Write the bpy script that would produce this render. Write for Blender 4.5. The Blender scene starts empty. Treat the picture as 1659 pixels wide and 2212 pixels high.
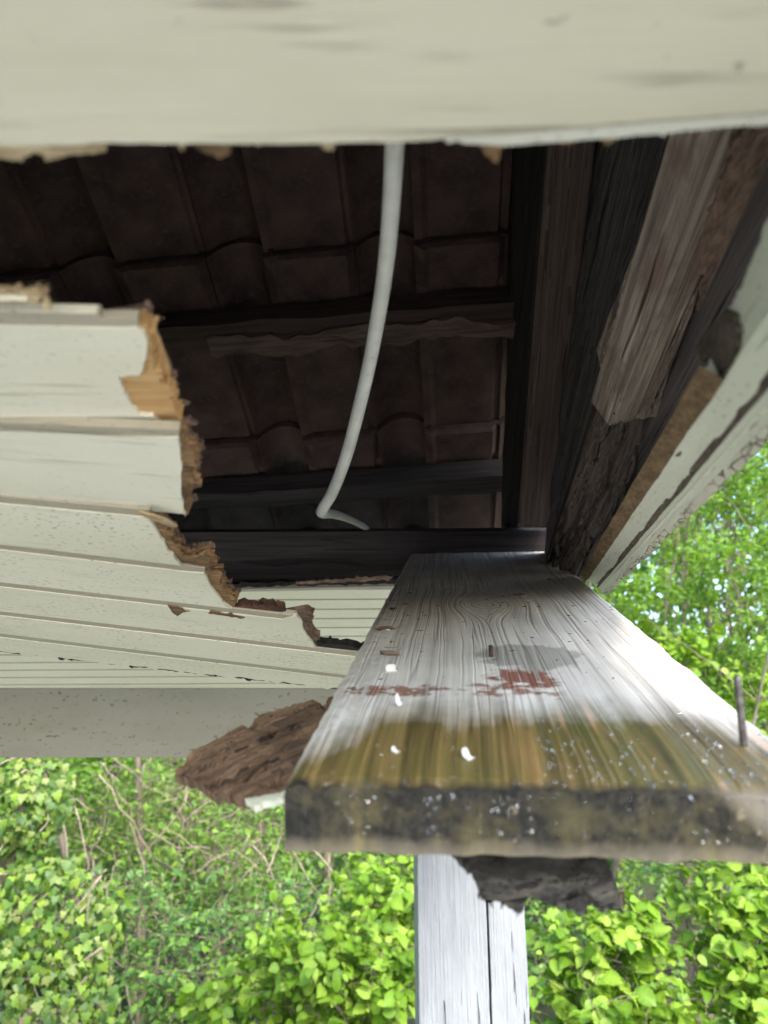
import bpy, bmesh, math, random
import numpy as np
from mathutils import Vector, Matrix, noise

# ------------------------------------------------------------------ camera, sky, sun, exposure
scn = bpy.context.scene
COL = scn.collection
R = math.radians
PITCH = R(17.0)
EYE = Vector((0, 0, 2.3))
FPX, CXP, CYP = 1663.0, 829.5, 1106.0          # focal length / centre in units of a 1659 x 2212 frame
cd = bpy.data.cameras.new('camera'); cam = bpy.data.objects.new('camera', cd); COL.objects.link(cam)
cd.sensor_fit = 'HORIZONTAL'; cd.sensor_width = 36.0; cd.lens = 36.0 * FPX / 1659.0
cd.clip_start = 0.01; cd.clip_end = 2000
cam.location = EYE; cam.rotation_euler = (R(90) + PITCH, 0, 0)
cd.dof.use_dof = True; cd.dof.focus_distance = 0.80; cd.dof.aperture_fstop = 10.0
scn.camera = cam

SUN_EL, SUN_AZ = R(40), R(160)                  # azimuth clockwise from +Y (the view direction)
w = bpy.data.worlds.new('World'); scn.world = w; w.use_nodes = True
nt = w.node_tree; nt.nodes.clear()
sky = nt.nodes.new('ShaderNodeTexSky'); sky.sky_type = 'NISHITA'; sky.sun_disc = False
sky.sun_elevation = SUN_EL; sky.sun_rotation = SUN_AZ
sky.air_density = 1.0; sky.dust_density = 1.5; sky.ozone_density = 0.6
bg = nt.nodes.new('ShaderNodeBackground'); bg.inputs['Strength'].default_value = 0.15
wo = nt.nodes.new('ShaderNodeOutputWorld')
nt.links.new(sky.outputs[0], bg.inputs[0]); nt.links.new(bg.outputs[0], wo.inputs[0])
sl = bpy.data.lights.new('sun', 'SUN'); sl.energy = 1.5; sl.angle = R(14); sl.color = (1, 0.95, 0.86)
so = bpy.data.objects.new('sun', sl); COL.objects.link(so)
sdir = Vector((math.sin(SUN_AZ) * math.cos(SUN_EL), math.cos(SUN_AZ) * math.cos(SUN_EL), math.sin(SUN_EL)))
so.rotation_euler = sdir.to_track_quat('Z', 'Y').to_euler()
scn.view_settings.view_transform = 'Standard'; scn.view_settings.look = 'None'
scn.view_settings.exposure = 2.5; scn.view_settings.gamma = 1.0
scn.view_settings.use_curve_mapping = False
scn.cycles.max_bounces = 10; scn.cycles.diffuse_bounces = 6; scn.cycles.transmission_bounces = 6
scn.cycles.use_denoising = True

# ------------------------------------------------------------------ geometry helpers
CR = Vector((1, 0, 0)); CU = Vector((0, -math.sin(PITCH), math.cos(PITCH))); CF = Vector((0, math.cos(PITCH), math.sin(PITCH)))
def ray(x, y):
    return CR * ((x - CXP) / FPX) + CU * ((CYP - y) / FPX) + CF
def P(x, y, d):
    return EYE + ray(x, y) * d
def plane3(a, b, c):
    A, B, C = P(*a), P(*b), P(*c)
    n = (B - A).cross(C - A).normalized()
    if n.dot(A - EYE) < 0: n = -n                # n points away from the eye
    return A, n
def hit(x, y, pl):
    A, n = pl; r = ray(x, y)
    return EYE + r * ((A - EYE).dot(n) / r.dot(n))
def rnd(a, b): return random.uniform(a, b)

def tagp(o, label=None, cat=None, group=None, kind=None):
    if label: o['label'] = label
    if cat: o['category'] = cat
    if group: o['group'] = group
    if kind: o['kind'] = kind
    return o
def thing(name, loc, label, cat, group=None, kind=None):
    o = bpy.data.objects.new(name, None); COL.objects.link(o); o.location = loc
    o.empty_display_size = 0.05
    return tagp(o, label, cat, group, kind)
def link(o, parent=None):
    COL.objects.link(o)
    if parent is not None:
        o.parent = parent
        pl = parent.location.copy(); q = parent.parent
        while q is not None: pl += q.location; q = q.parent
        o.location = o.location - pl
    return o
def mesh_obj(name, verts, faces, mat, parent=None, grain=(1, 0, 0), smooth=False, mats=None, fmat=None, nrm=None):
    """One mesh object, origin at its middle, with a UV map in metres: u along the grain, v across."""
    vs = [Vector(v) for v in verts]
    lo = Vector([min(v[i] for v in vs) for i in range(3)]); hi = Vector([max(v[i] for v in vs) for i in range(3)])
    c = (lo + hi) / 2
    me = bpy.data.meshes.new(name)
    me.from_pydata([v - c for v in vs], [], faces)
    for m in (mats or [mat]): me.materials.append(m)
    if fmat: me.polygons.foreach_set('material_index', fmat)
    g = Vector(grain).normalized()
    e1 = Vector(nrm) if nrm is not None else (Vector((0, -.3, 1)) if abs(g.z) < .8 else Vector((0, -1, 0)))
    e1 = (e1 - g * e1.dot(g)).normalized(); e2 = g.cross(e1); S = math.pi / 4
    uv = me.uv_layers.new(name='UVMap')
    for p in me.polygons:
        n = p.normal
        if abs(n.dot(g)) > .93:                  # end grain
            for li in p.loop_indices:
                v = vs[me.loops[li].vertex_index] - c; uv.data[li].uv = (v.dot(e1) * .3 + 7, v.dot(e2) + 3)
        else:
            a = round(math.atan2(n.dot(e2), n.dot(e1)) / S) * S
            h = e2 * math.cos(a) - e1 * math.sin(a)
            for li in p.loop_indices:
                v = vs[me.loops[li].vertex_index] - c; uv.data[li].uv = (v.dot(g) + c.x * 3.1, v.dot(h) + c.y * 2.3 + a)
    if smooth: me.polygons.foreach_set('use_smooth', [True] * len(me.polygons))
    me.update()
    o = bpy.data.objects.new(name, me); o.location = c
    return link(o, parent)

def jag(pts, step, amp, seed, closed=True, edges=None):
    """Subdivide an outline (px) and roughen it; edges = indexes of the sides that are torn."""
    rr = random.Random(seed); out = []
    n = len(pts); rng = range(n if closed else n - 1)
    for i in rng:
        a, b = pts[i], pts[(i + 1) % n]
        out.append(tuple(a))
        if edges is not None and i not in edges: continue
        L = math.hypot(b[0] - a[0], b[1] - a[1]); k = max(1, int(L / step))
        nx, ny = -(b[1] - a[1]) / max(L, 1e-6), (b[0] - a[0]) / max(L, 1e-6)
        for j in range(1, k):
            t = (j + rr.uniform(-.3, .3)) / k
            o = rr.gauss(0, 1) * amp * 0.6 + (rr.random() < .12) * rr.uniform(-2, 2) * amp
            out.append((a[0] + (b[0] - a[0]) * t + nx * o, a[1] + (b[1] - a[1]) * t + ny * o))
    if not closed: out.append(tuple(pts[-1]))
    return out
def splinter(pts, step, seed, long=5.0, amp=1.5):
    """torn end grain: many narrow fibres of uneven length along x"""
    rr = random.Random(seed); out = []
    for i in range(len(pts) - 1):
        a, b = pts[i], pts[i + 1]; L = math.hypot(b[0] - a[0], b[1] - a[1]); k = max(1, int(L / step))
        for j in range(k):
            t = j / k; o = rr.expovariate(1 / long) if rr.random() < .35 else rr.uniform(-amp, amp)
            if rr.random() < .05: o += rr.uniform(4, 14)
            out.append((a[0] + (b[0] - a[0]) * t + min(o, 18), a[1] + (b[1] - a[1]) * t + rr.uniform(-.6, .6)))
    out.append(tuple(pts[-1])); return out
def slab(name, outline, pl, thick, mat, parent=None, grain=(1, 0, 0), back_off=0.0, bevel=0, back_jit=0.0, seed=1):
    """A board: outline in frame units laid on plane pl, thickness away from the eye."""
    A, n = pl; rr = random.Random(seed)
    f = [hit(x, y, pl) + n * back_off for x, y in outline]
    k = len(f)
    b = [p + n * thick + Vector((rr.uniform(-1, 1), rr.uniform(-1, 1), rr.uniform(-1, 1))) * back_jit for p in f]
    faces = [list(range(k)), list(range(2 * k - 1, k - 1, -1))] + [[(i + 1) % k, i, k + i, k + (i + 1) % k] for i in range(k)]
    o = mesh_obj(name, f + b, faces, mat, parent, grain, nrm=n)
    bm = bmesh.new(); bm.from_mesh(o.data)
    bmesh.ops.recalc_face_normals(bm, faces=bm.faces)
    bmesh.ops.triangulate(bm, faces=[q for q in bm.faces if len(q.verts) > 4])
    bm.to_mesh(o.data); bm.free()
    return o
def gridslab(name, q, nu, nv, thick, mat, parent=None, grain=(1, 0, 0), disp=None, smooth=True):
    """A subdivided board: q = four (x, y, d) corners a b c d (a->b is u, a->d is v); disp(u,v) pushes along the normal (+ = towards the eye)."""
    a, b, c, d = [P(*t) for t in q]
    vs = []; n = (b - a).cross(d - a).normalized()
    if n.dot(a - EYE) > 0: n = -n
    for j in range(nv + 1):
        for i in range(nu + 1):
            u, v = i / nu, j / nv
            p = (a * (1 - u) + b * u) * (1 - v) + (d * (1 - u) + c * u) * v
            if disp: p = p + n * disp(u, v, p)
            vs.append(p)
    N = len(vs); W = nu + 1
    vs += [p - n * thick for p in vs[:]]
    fs = [[j * W + i, j * W + i + 1, (j + 1) * W + i + 1, (j + 1) * W + i] for j in range(nv) for i in range(nu)]
    rim = [i for i in range(W)] + [j * W + nu for j in range(1, nv + 1)] + [nv * W + i for i in range(nu - 1, -1, -1)] + [j * W for j in range(nv - 1, 0, -1)]
    fs += [[N + x for x in reversed(f)] for f in fs[:]]
    for i in range(len(rim)):
        x, y = rim[i], rim[(i + 1) % len(rim)]
        fs.append([y, x, N + x, N + y])
    o = mesh_obj(name, vs, fs, mat, parent, grain, nrm=n)
    bm = bmesh.new(); bm.from_mesh(o.data); bmesh.ops.recalc_face_normals(bm, faces=bm.faces); bm.to_mesh(o.data); bm.free()
    if smooth:
        nf = 2 * nu * nv
        o.data.polygons.foreach_set('use_smooth', [k < nf for k in range(len(o.data.polygons))])
    return o
def tube(path, rad, sides=8, cap=True):
    vs, fs = [], []
    n = len(path); up = Vector((0.3, 0.1, 0.95))
    for i, p in enumerate(path):
        t = (path[min(i + 1, n - 1)] - path[max(i - 1, 0)]).normalized()
        s = t.cross(up)
        if s.length < 1e-3: s = t.orthogonal()
        s.normalize(); q = s.cross(t)
        r = rad[i] if isinstance(rad, (list, tuple)) else rad
        for k in range(sides):
            a = 2 * math.pi * k / sides
            vs.append(p + (s * math.cos(a) + q * math.sin(a)) * r)
    for i in range(n - 1):
        for k in range(sides):
            fs.append([i * sides + k, i * sides + (k + 1) % sides, (i + 1) * sides + (k + 1) % sides, (i + 1) * sides + k])
    if cap: fs += [list(range(sides - 1, -1, -1)), [(n - 1) * sides + k for k in range(sides)]]
    return vs, fs
def spline(pts, k=6):
    pts = [Vector(p) for p in pts]; out = []
    for i in range(len(pts) - 1):
        p0, p1, p2, p3 = pts[max(i - 1, 0)], pts[i], pts[i + 1], pts[min(i + 2, len(pts) - 1)]
        for j in range(k):
            t = j / k
            out.append(0.5 * ((2 * p1) + (p2 - p0) * t + (2 * p0 - 5 * p1 + 4 * p2 - p3) * t * t + (3 * p1 - p0 - 3 * p2 + p3) * t ** 3))
    out.append(pts[-1]); return out

# ------------------------------------------------------------------ material helpers
class NT:
    def __init__(s, name):
        s.m = bpy.data.materials.new(name); s.m.use_nodes = True; s.t = s.m.node_tree
        s.b = s.t.nodes['Principled BSDF']; s.out = s.t.nodes['Material Output']
        s.b.inputs['Specular IOR Level'].default_value = 0.3
    def n(s, typ, **kw):
        x = s.t.nodes.new(typ)
        for k, v in kw.items(): setattr(x, k, v)
        return x
    def l(s, a, b): s.t.links.new(a, b)
    def uv(s, sx=1, sy=1, off=0.0):
        u = s.n('ShaderNodeUVMap'); u.uv_map = 'UVMap'
        oi = s.n('ShaderNodeObjectInfo')
        mp = s.n('ShaderNodeMapping'); mp.inputs['Scale'].default_value = (sx, sy, 1); mp.inputs['Location'].default_value = (off, off * .7, 0)
        s.l(u.outputs[0], mp.inputs[0]); return mp.outputs[0]
    def obj(s, sc=1, off=0.0):
        u = s.n('ShaderNodeTexCoord'); mp = s.n('ShaderNodeMapping')
        mp.inputs['Scale'].default_value = (sc,) * 3 if not isinstance(sc, tuple) else sc; mp.inputs['Location'].default_value = (off, off * .7, off * 1.3)
        s.l(u.outputs['Object'], mp.inputs[0]); return mp.outputs[0]
    def noise(s, vec, scale=1, detail=4, rough=.55, dist=0.0):
        x = s.n('ShaderNodeTexNoise'); x.inputs['Scale'].default_value = scale; x.inputs['Detail'].default_value = detail
        x.inputs['Roughness'].default_value = rough; x.inputs['Distortion'].default_value = dist
        s.l(vec, x.inputs['Vector']); return x.outputs['Fac']
    def vor(s, vec, scale=1, feature='F1', out='Distance'):
        x = s.n('ShaderNodeTexVoronoi'); x.feature = feature; x.inputs['Scale'].default_value = scale
        s.l(vec, x.inputs['Vector']); return x.outputs[out]
    def ramp(s, fac, stops):
        x = s.n('ShaderNodeValToRGB'); e = x.color_ramp.elements
        while len(e) < len(stops): e.new(0.5)
        for i, (p, c) in enumerate(stops):
            e[i].position = p; e[i].color = (c, c, c, 1) if not isinstance(c, tuple) else (*c, 1)
        s.l(fac, x.inputs[0]); return x.outputs[0]
    def mix(s, fac, a, b, mode='MIX'):
        x = s.n('ShaderNodeMix'); x.data_type = 'RGBA'; x.blend_type = mode
        for sock, v in ((x.inputs[0], fac), (x.inputs[6], a), (x.inputs[7], b)):
            if isinstance(v, (int, float)): sock.default_value = v
            elif isinstance(v, tuple): sock.default_value = (*v, 1)
            else: s.l(v, sock)
        return x.outputs[2]
    def math(s, op, a, b=0.0, c=0.0):
        x = s.n('ShaderNodeMath'); x.operation = op
        for i, v in enumerate((a, b, c)):
            if isinstance(v, (int, float)): x.inputs[i].default_value = v
            else: s.l(v, x.inputs[i])
        return x.outputs[0]
    def bump(s, h, strength=.3, dist=.002):
        x = s.n('ShaderNodeBump'); x.inputs['Strength'].default_value = strength; x.inputs['Distance'].default_value = dist
        s.l(h, x.inputs['Height']); s.l(x.outputs[0], s.b.inputs['Normal'])
    def done(s, col, rough=.6):
        if isinstance(col, tuple): s.b.inputs['Base Color'].default_value = (*col, 1)
        else: s.l(col, s.b.inputs['Base Color'])
        if isinstance(rough, (int, float)): s.b.inputs['Roughness'].default_value = rough
        else: s.l(rough, s.b.inputs['Roughness'])
        return s.m

def m_cream(name, base, speck=0.0, crack=.5, rough=.5, cs=(22, 330), spots=0.0, ss=(190, 420)):
    k = NT(name); 
    big = k.noise(k.uv(3, 9), 1, 3)
    fine = k.noise(k.uv(7, 160, 3), 1, 5, .6)
    c = k.mix(k.ramp(big, [(.3, 0.0), (.7, 1.0)]), base, tuple(x * y for x, y in zip(base, (.90, .90, .86))))
    streak = k.ramp(k.noise(k.uv(cs[0], cs[1], 11), 1, 3, .5), [(.36, 1.0), (.45, 0.0)])
    gate = k.ramp(k.noise(k.uv(9, 26, 5), 1, 2), [(.46, 0.0), (.60, 1.0)])
    cr = k.math('MULTIPLY', streak, gate); cr = k.math('MULTIPLY', cr, crack)
    c = k.mix(cr, c, (.26, .235, .18))
    if spots > 0:
        s1 = k.ramp(k.noise(k.uv(60, 90, 41), 1, 4, .6), [(.66, 0.0), (.72, 1.0)]); c = k.mix(k.math('MULTIPLY', s1, spots), c, (.24, .21, .15))
        s2 = k.ramp(k.noise(k.uv(5, 20, 45), 1, 5, .6), [(.48, 0.0), (.70, 1.0)]); c = k.mix(k.math('MULTIPLY', s2, .5), c, tuple(x * y for x, y in zip(base, (.80, .79, .74))))
    if speck > 0:
        sp = k.ramp(k.noise(k.uv(ss[0], ss[1], 2), 1, 1, .5), [(.63, 0.0), (.70, 1.0)])
        sg = k.ramp(k.noise(k.uv(9, 14, 8), 1, 3), [(.36, 0.0), (.62, 1.0)])
        c = k.mix(k.math('MULTIPLY', k.math('MULTIPLY', sp, sg), speck), c, (.10, .095, .07))
        st = k.ramp(k.noise(k.uv(12, 30, 21), 1, 5), [(.55, 0.0), (.75, 1.0)])
        c = k.mix(k.math('MULTIPLY', st, .35), c, tuple(x * y for x, y in zip(base, (.78, .80, .66))))
    k.bump(k.math('ADD', fine, k.math('MULTIPLY', cr, -2.0)), .25, .0012)
    return k.done(c, rough)
def m_wood(name, dark, light, sx=5, sy=120, bump=.6, rough=.8, cracks=.6, blotch=None):
    k = NT(name)
    g1 = k.noise(k.uv(sx, sy), 1, 6, .65, .4); g2 = k.noise(k.uv(sx * .4, sy * .18, 4), 1, 3)
    f = k.math('ADD', k.math('MULTIPLY', g1, .7), k.math('MULTIPLY', g2, .3))
    c = k.mix(k.ramp(f, [(.36, 0.0), (.64, 1.0)]), dark, light)
    cr = k.ramp(k.noise(k.uv(sx * .8, sy * .45, 9), 1, 3, .5, .6), [(.30, 1.0), (.38, 0.0)])
    c = k.mix(k.math('MULTIPLY', cr, cracks), c, tuple(x * .25 for x in dark))
    if blotch:
        bl = k.ramp(k.noise(k.uv(14, 22, 31), 1, 5, .6), [(.5, 0.0), (.62, 1.0)])
        c = k.mix(k.math('MULTIPLY', bl, .8), c, blotch)
    k.bump(k.math('ADD', g1, k.math('MULTIPLY', cr, -1.2)), bump, .004)
    return k.done(c, rough)
def m_rot(name, dark, light, scale=90, rough=.9, bump=1.0):
    k = NT(name)
    a = k.noise(k.uv(scale, scale * 1.6), 1, 8, .7, .5); b = k.noise(k.uv(scale * .2, scale * .5, 3), 1, 4)
    f = k.math('ADD', k.math('MULTIPLY', a, .6), k.math('MULTIPLY', b, .4))
    c = k.mix(k.ramp(f, [(.38, 0.0), (.62, 1.0)]), dark, light)
    k.bump(a, bump, .004)
    return k.done(c, rough)

CREAM = (.66, .645, .50)
M_ceil = m_cream('cream_paint_near', (.63, .605, .475), 0.0, .9, .5, (11, 150), .8)
M_panel = m_cream('cream_paint_panel', (.74, .715, .59), .9, .3)
M_panel0 = m_cream('cream_paint_panel_clean', (.75, .725, .61), .22, .45, .5, (16, 260), .25)
M_tongue = m_cream('cream_paint_tongue', (.64, .64, .56), .4, .5, .5, (16, 200), .6)
M_soff = m_cream('cream_paint_soffit', (.80, .80, .62), .3, .15)
M_beam_shaded = m_cream('cream_paint_beam_shaded', (.27, .265, .225), .9, .1, .5, (22, 330), .3, (80, 130))  # the beam's cream, darkened so its shade sits in the colour
M_barge = m_cream('cream_paint_barge', (.58, .60, .49), .5, .4)
M_dirt_shade = m_cream('groove_dirt_shade', (.34, .31, .23), .6, .5, .8)  # painted shade and dirt that keep the soffit grooves visible
M_lip = m_cream('rebate_shade_dirt', (.40, .365, .29), .6, .5, .7)  # darker cream for the shade and dirt in rebates and grooves
def m_crackle():
    k = NT('crackled_cream_paint')
    cr = k.ramp(k.vor(k.uv(70, 170), 1, 'DISTANCE_TO_EDGE'), [(.015, 1.0), (.07, 0.0)]); gt = k.ramp(k.noise(k.uv(14, 30, 4), 1, 3), [(.40, 0.0), (.56, 1.0)])
    hole = k.ramp(k.noise(k.uv(40, 90, 9), 1, 4), [(.62, 0.0), (.66, 1.0)])
    c = k.mix(k.noise(k.uv(9, 30), 1, 4), (.60, .585, .46), (.46, .44, .35)); f = k.math('MAXIMUM', k.math('MULTIPLY', cr, gt), hole)
    c = k.mix(f, c, (.045, .035, .025)); k.bump(k.math('MULTIPLY', f, -1.0), .8, .003); return k.done(c, .6)
M_crackle = m_crackle()
M_torn = m_wood('torn_softwood', (.10, .055, .028), (.46, .29, .14), 60, 420, 1.0, .9, .5, (.085, .05, .032))
M_tornpale = m_wood('torn_pale_softwood', (.28, .19, .09), (.64, .52, .33), 60, 420, 1.0, .9, .3)
M_bare = m_wood('bare_softwood', (.42, .24, .09), (.60, .40, .19), 20, 300, .4, .7, .1)
M_rot = m_rot('rotten_wood', (.022, .013, .010), (.17, .085, .055), 120)
M_rot2 = m_wood('rotten_brown_wood', (.045, .031, .024), (.30, .20, .145), 40, 130, 1.0, .9, .75)
M_piece = m_wood('decayed_board', (.030, .019, .012), (.25, .155, .092), 14, 190, 1.0, .92, .85, (.06, .042, .032))
M_strip = m_wood('blackened_wood', (.005, .005, .0048), (.060, .056, .050), 30, 160, 1.0, .8, .8, (.12, .105, .085))
M_black = m_rot('black_rot', (.004, .004, .0038), (.036, .033, .028), 130)
M_old = m_wood('old_timber', (.085, .066, .055), (.54, .44, .35), 5, 150, 1.0, .85, .9, (.20, .135, .10))
M_old_shaded = m_wood('shaggy_timber_shaded', (.035, .028, .025), (.20, .155, .125), 7, 150, 1.0, .85, .9)  # old timber darkened in colour for the weak light deep inside
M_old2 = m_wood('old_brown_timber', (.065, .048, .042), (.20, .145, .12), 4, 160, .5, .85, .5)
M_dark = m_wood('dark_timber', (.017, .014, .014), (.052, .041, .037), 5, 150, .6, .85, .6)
M_peel = m_rot('peeled_bare_wood', (.035, .028, .022), (.17, .135, .10), 110)
M_verge = m_wood('verge_timber', (.05, .045, .047), (.19, .165, .155), 5, 150, .8, .85, .7)
M_fibre = m_rot('fibre_board_edge', (.07, .042, .02), (.23, .155, .08), 200, .9, .6)
M_batten = m_wood('batten_wood', (.028, .020, .017), (.085, .056, .045), 6, 110, .7, .85, .6)
M_split = m_wood('split_wood', (.045, .030, .026), (.19, .13, .105), 12, 90, 1.2, .85, .5)

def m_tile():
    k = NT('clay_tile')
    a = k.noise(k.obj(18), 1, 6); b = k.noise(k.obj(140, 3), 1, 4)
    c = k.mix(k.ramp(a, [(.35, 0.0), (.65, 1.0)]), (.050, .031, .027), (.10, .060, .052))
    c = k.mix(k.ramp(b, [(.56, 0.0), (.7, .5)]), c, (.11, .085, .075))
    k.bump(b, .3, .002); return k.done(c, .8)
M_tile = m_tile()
def m_plain(name, col, rough=.6, var=.15, scale=60, bump=.1):
    k = NT(name); a = k.noise(k.obj(scale), 1, 5)
    c = k.mix(k.ramp(a, [(.35, 0.0), (.65, 1.0)]), tuple(x * (1 - var) for x in col), tuple(min(1, x * (1 + var)) for x in col))
    k.bump(a, bump, .001); return k.done(c, rough)
def m_cable():
    k = NT('cable_sheath'); a = k.noise(k.obj(45), 1, 6); sp = k.ramp(k.noise(k.obj(420, 5), 1, 2), [(.68, 0.0), (.74, 1.0)])
    c = k.mix(k.ramp(a, [(.35, 0.0), (.65, 1.0)]), (.50, .51, .45), (.64, .64, .57)); c = k.mix(k.math('MULTIPLY', sp, .6), c, (.12, .11, .08))
    return k.done(c, .5)
M_cable = m_cable()
M_rust = m_plain('rusty_steel', (.05, .03, .022), .6, .5, 300, .4)
M_steel = m_plain('zinc_nail', (.16, .145, .14), .38, .4, 300, .3); M_steel.node_tree.nodes['Principled BSDF'].inputs['Metallic'].default_value = .7
M_flake = m_plain('white_paint_flake', (.75, .73, .68), .6)

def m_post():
    k = NT('white_post_paint_shaded')
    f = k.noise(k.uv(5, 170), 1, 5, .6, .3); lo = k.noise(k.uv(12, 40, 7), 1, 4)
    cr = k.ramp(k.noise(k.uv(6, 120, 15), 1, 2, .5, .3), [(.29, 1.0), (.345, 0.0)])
    c = k.mix(k.ramp(lo, [(.3, 0.0), (.7, 1.0)]), (.175, .188, .205), (.22, .233, .25))  # white paint set darker to imitate the post's sheltered shade
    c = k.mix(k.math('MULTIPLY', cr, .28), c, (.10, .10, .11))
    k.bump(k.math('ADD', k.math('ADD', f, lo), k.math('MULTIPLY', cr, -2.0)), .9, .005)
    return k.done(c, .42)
M_post_shaded = m_post()

# ------------------------------------------------------------------ the tiled roof seen from inside
EX = lambda v: Vector(v)
def cam_vec(x, y, d): return CR * x + CU * y + CF * d
TW, GAUGE = 0.215, 0.355
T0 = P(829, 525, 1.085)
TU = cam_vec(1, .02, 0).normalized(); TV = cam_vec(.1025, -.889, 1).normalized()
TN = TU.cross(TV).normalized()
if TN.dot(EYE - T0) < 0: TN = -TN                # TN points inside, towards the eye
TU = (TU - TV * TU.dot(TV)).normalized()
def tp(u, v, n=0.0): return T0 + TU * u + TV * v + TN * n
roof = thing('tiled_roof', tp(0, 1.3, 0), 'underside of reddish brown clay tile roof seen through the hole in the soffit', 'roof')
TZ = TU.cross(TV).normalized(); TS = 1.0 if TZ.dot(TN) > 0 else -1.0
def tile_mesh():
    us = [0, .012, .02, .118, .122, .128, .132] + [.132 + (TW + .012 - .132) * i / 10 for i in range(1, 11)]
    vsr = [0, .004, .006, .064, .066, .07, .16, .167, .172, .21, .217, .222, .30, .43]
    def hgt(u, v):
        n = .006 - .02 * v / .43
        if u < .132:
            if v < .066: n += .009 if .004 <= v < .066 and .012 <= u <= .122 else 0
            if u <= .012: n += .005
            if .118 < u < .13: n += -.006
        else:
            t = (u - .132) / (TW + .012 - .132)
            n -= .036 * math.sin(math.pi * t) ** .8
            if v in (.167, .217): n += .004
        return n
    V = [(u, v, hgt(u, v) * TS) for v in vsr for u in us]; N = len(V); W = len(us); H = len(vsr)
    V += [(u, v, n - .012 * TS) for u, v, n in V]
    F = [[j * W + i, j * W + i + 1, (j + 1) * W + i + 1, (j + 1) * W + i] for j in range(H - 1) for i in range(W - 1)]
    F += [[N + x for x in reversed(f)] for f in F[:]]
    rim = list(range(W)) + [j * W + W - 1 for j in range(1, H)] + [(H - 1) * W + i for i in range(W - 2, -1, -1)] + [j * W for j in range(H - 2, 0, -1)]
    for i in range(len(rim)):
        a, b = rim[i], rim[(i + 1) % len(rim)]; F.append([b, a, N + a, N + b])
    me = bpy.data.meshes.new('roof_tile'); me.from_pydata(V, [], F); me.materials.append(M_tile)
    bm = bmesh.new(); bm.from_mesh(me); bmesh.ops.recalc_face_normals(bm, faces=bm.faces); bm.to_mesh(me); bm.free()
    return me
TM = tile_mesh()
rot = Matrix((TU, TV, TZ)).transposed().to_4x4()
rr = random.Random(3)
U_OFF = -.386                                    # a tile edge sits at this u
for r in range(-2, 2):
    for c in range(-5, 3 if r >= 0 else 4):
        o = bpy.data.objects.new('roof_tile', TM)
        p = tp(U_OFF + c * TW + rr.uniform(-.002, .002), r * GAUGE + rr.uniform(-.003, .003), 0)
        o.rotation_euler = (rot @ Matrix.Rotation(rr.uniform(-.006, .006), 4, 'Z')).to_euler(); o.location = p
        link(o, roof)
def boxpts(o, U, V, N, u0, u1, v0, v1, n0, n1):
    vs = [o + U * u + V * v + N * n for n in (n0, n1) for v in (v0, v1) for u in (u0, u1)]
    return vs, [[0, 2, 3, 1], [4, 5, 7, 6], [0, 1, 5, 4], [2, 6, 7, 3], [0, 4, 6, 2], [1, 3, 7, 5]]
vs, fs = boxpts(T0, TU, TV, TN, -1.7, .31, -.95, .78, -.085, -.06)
mesh_obj('roof_light_blocker', vs, fs, M_dark, roof, TU)  # unseen sheet outside the tiles, added to block light leaks
# battens (grey sawn), each a bar with a rough edge
def batten(v0, v1, n0, n1, u0, u1, mat, name='roof_batten', rough=.003, seed=0, k=60):
    V, F = [], []
    prof = [(v0, n0), (v0, n1), (v1, n1), (v1, n0)]
    for i in range(k + 1):
        u = u0 + (u1 - u0) * i / k
        for j, (v, n) in enumerate(prof):
            q = noise.noise(Vector((u * 14, j * 3.1, seed))) * rough + noise.noise(Vector((u * 60, j * 5.1, seed + 4))) * rough * .5
            V.append(tp(u, v + q, n + q * .8))
    for i in range(k):
        for j in range(4): F.append([i * 4 + j, i * 4 + (j + 1) % 4, (i + 1) * 4 + (j + 1) % 4, (i + 1) * 4 + j])
    F += [[3, 2, 1, 0], [k * 4 + j for j in range(4)]]
    return mesh_obj(name, V, F, mat, roof, TU)
for r in range(-1, 2):
    batten(r * GAUGE + .078, r * GAUGE + .118, .012, .052, -1.6, .24, M_batten if r < 1 else M_dark, seed=r * 3.3)  # lowest batten takes darker wood to imitate the gloom deep inside
sp = batten(.098, .131, .028, .060, -.27, .205, M_split, 'split_batten_face', .008, 5.5, 160)
tagp(sp, 'batten stretch with its lower face split to pale raw wood')

# ------------------------------------------------------------------ rafters and verge timbers on the right
def verge_disp(seed, amp, along):
    def f(u, v, p):
        g = p.dot(along)
        q = p - along * g
        return amp * (noise.noise(Vector((q.x * 90 + seed, q.y * 90, q.z * 90 + g * 4))) + .6 * noise.noise(Vector((q.x * 220, q.y * 220 + seed, q.z * 220 + g * 9))))
    return f
raf = thing('roof_rafter', P(1130, 1130, 1.32), 'brown sawn rafter running down the inside of the eave, left of rotten verge timber', 'rafter')
RG = (P(1125, 1000, 1.25) - P(1190, 320, .86)).normalized()
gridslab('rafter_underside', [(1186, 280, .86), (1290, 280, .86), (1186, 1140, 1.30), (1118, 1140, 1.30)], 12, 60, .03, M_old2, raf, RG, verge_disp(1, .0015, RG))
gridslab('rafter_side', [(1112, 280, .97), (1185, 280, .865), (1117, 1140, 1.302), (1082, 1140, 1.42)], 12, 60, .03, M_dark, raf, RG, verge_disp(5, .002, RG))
ver = thing('verge_board', P(1240, 1200, 1.2), 'dark stained board closing the eave between rafter and rotten timber', 'board')
VG = (P(1195, 1000, 1.2) - P(1300, 300, .8)).normalized()
gridslab('board_face', [(1284, 270, .88), (1560, 270, .66), (1300, 1240, 1.12), (1170, 1240, 1.34)], 30, 60, .03, M_verge, ver, VG, verge_disp(9, .003, VG))
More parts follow.
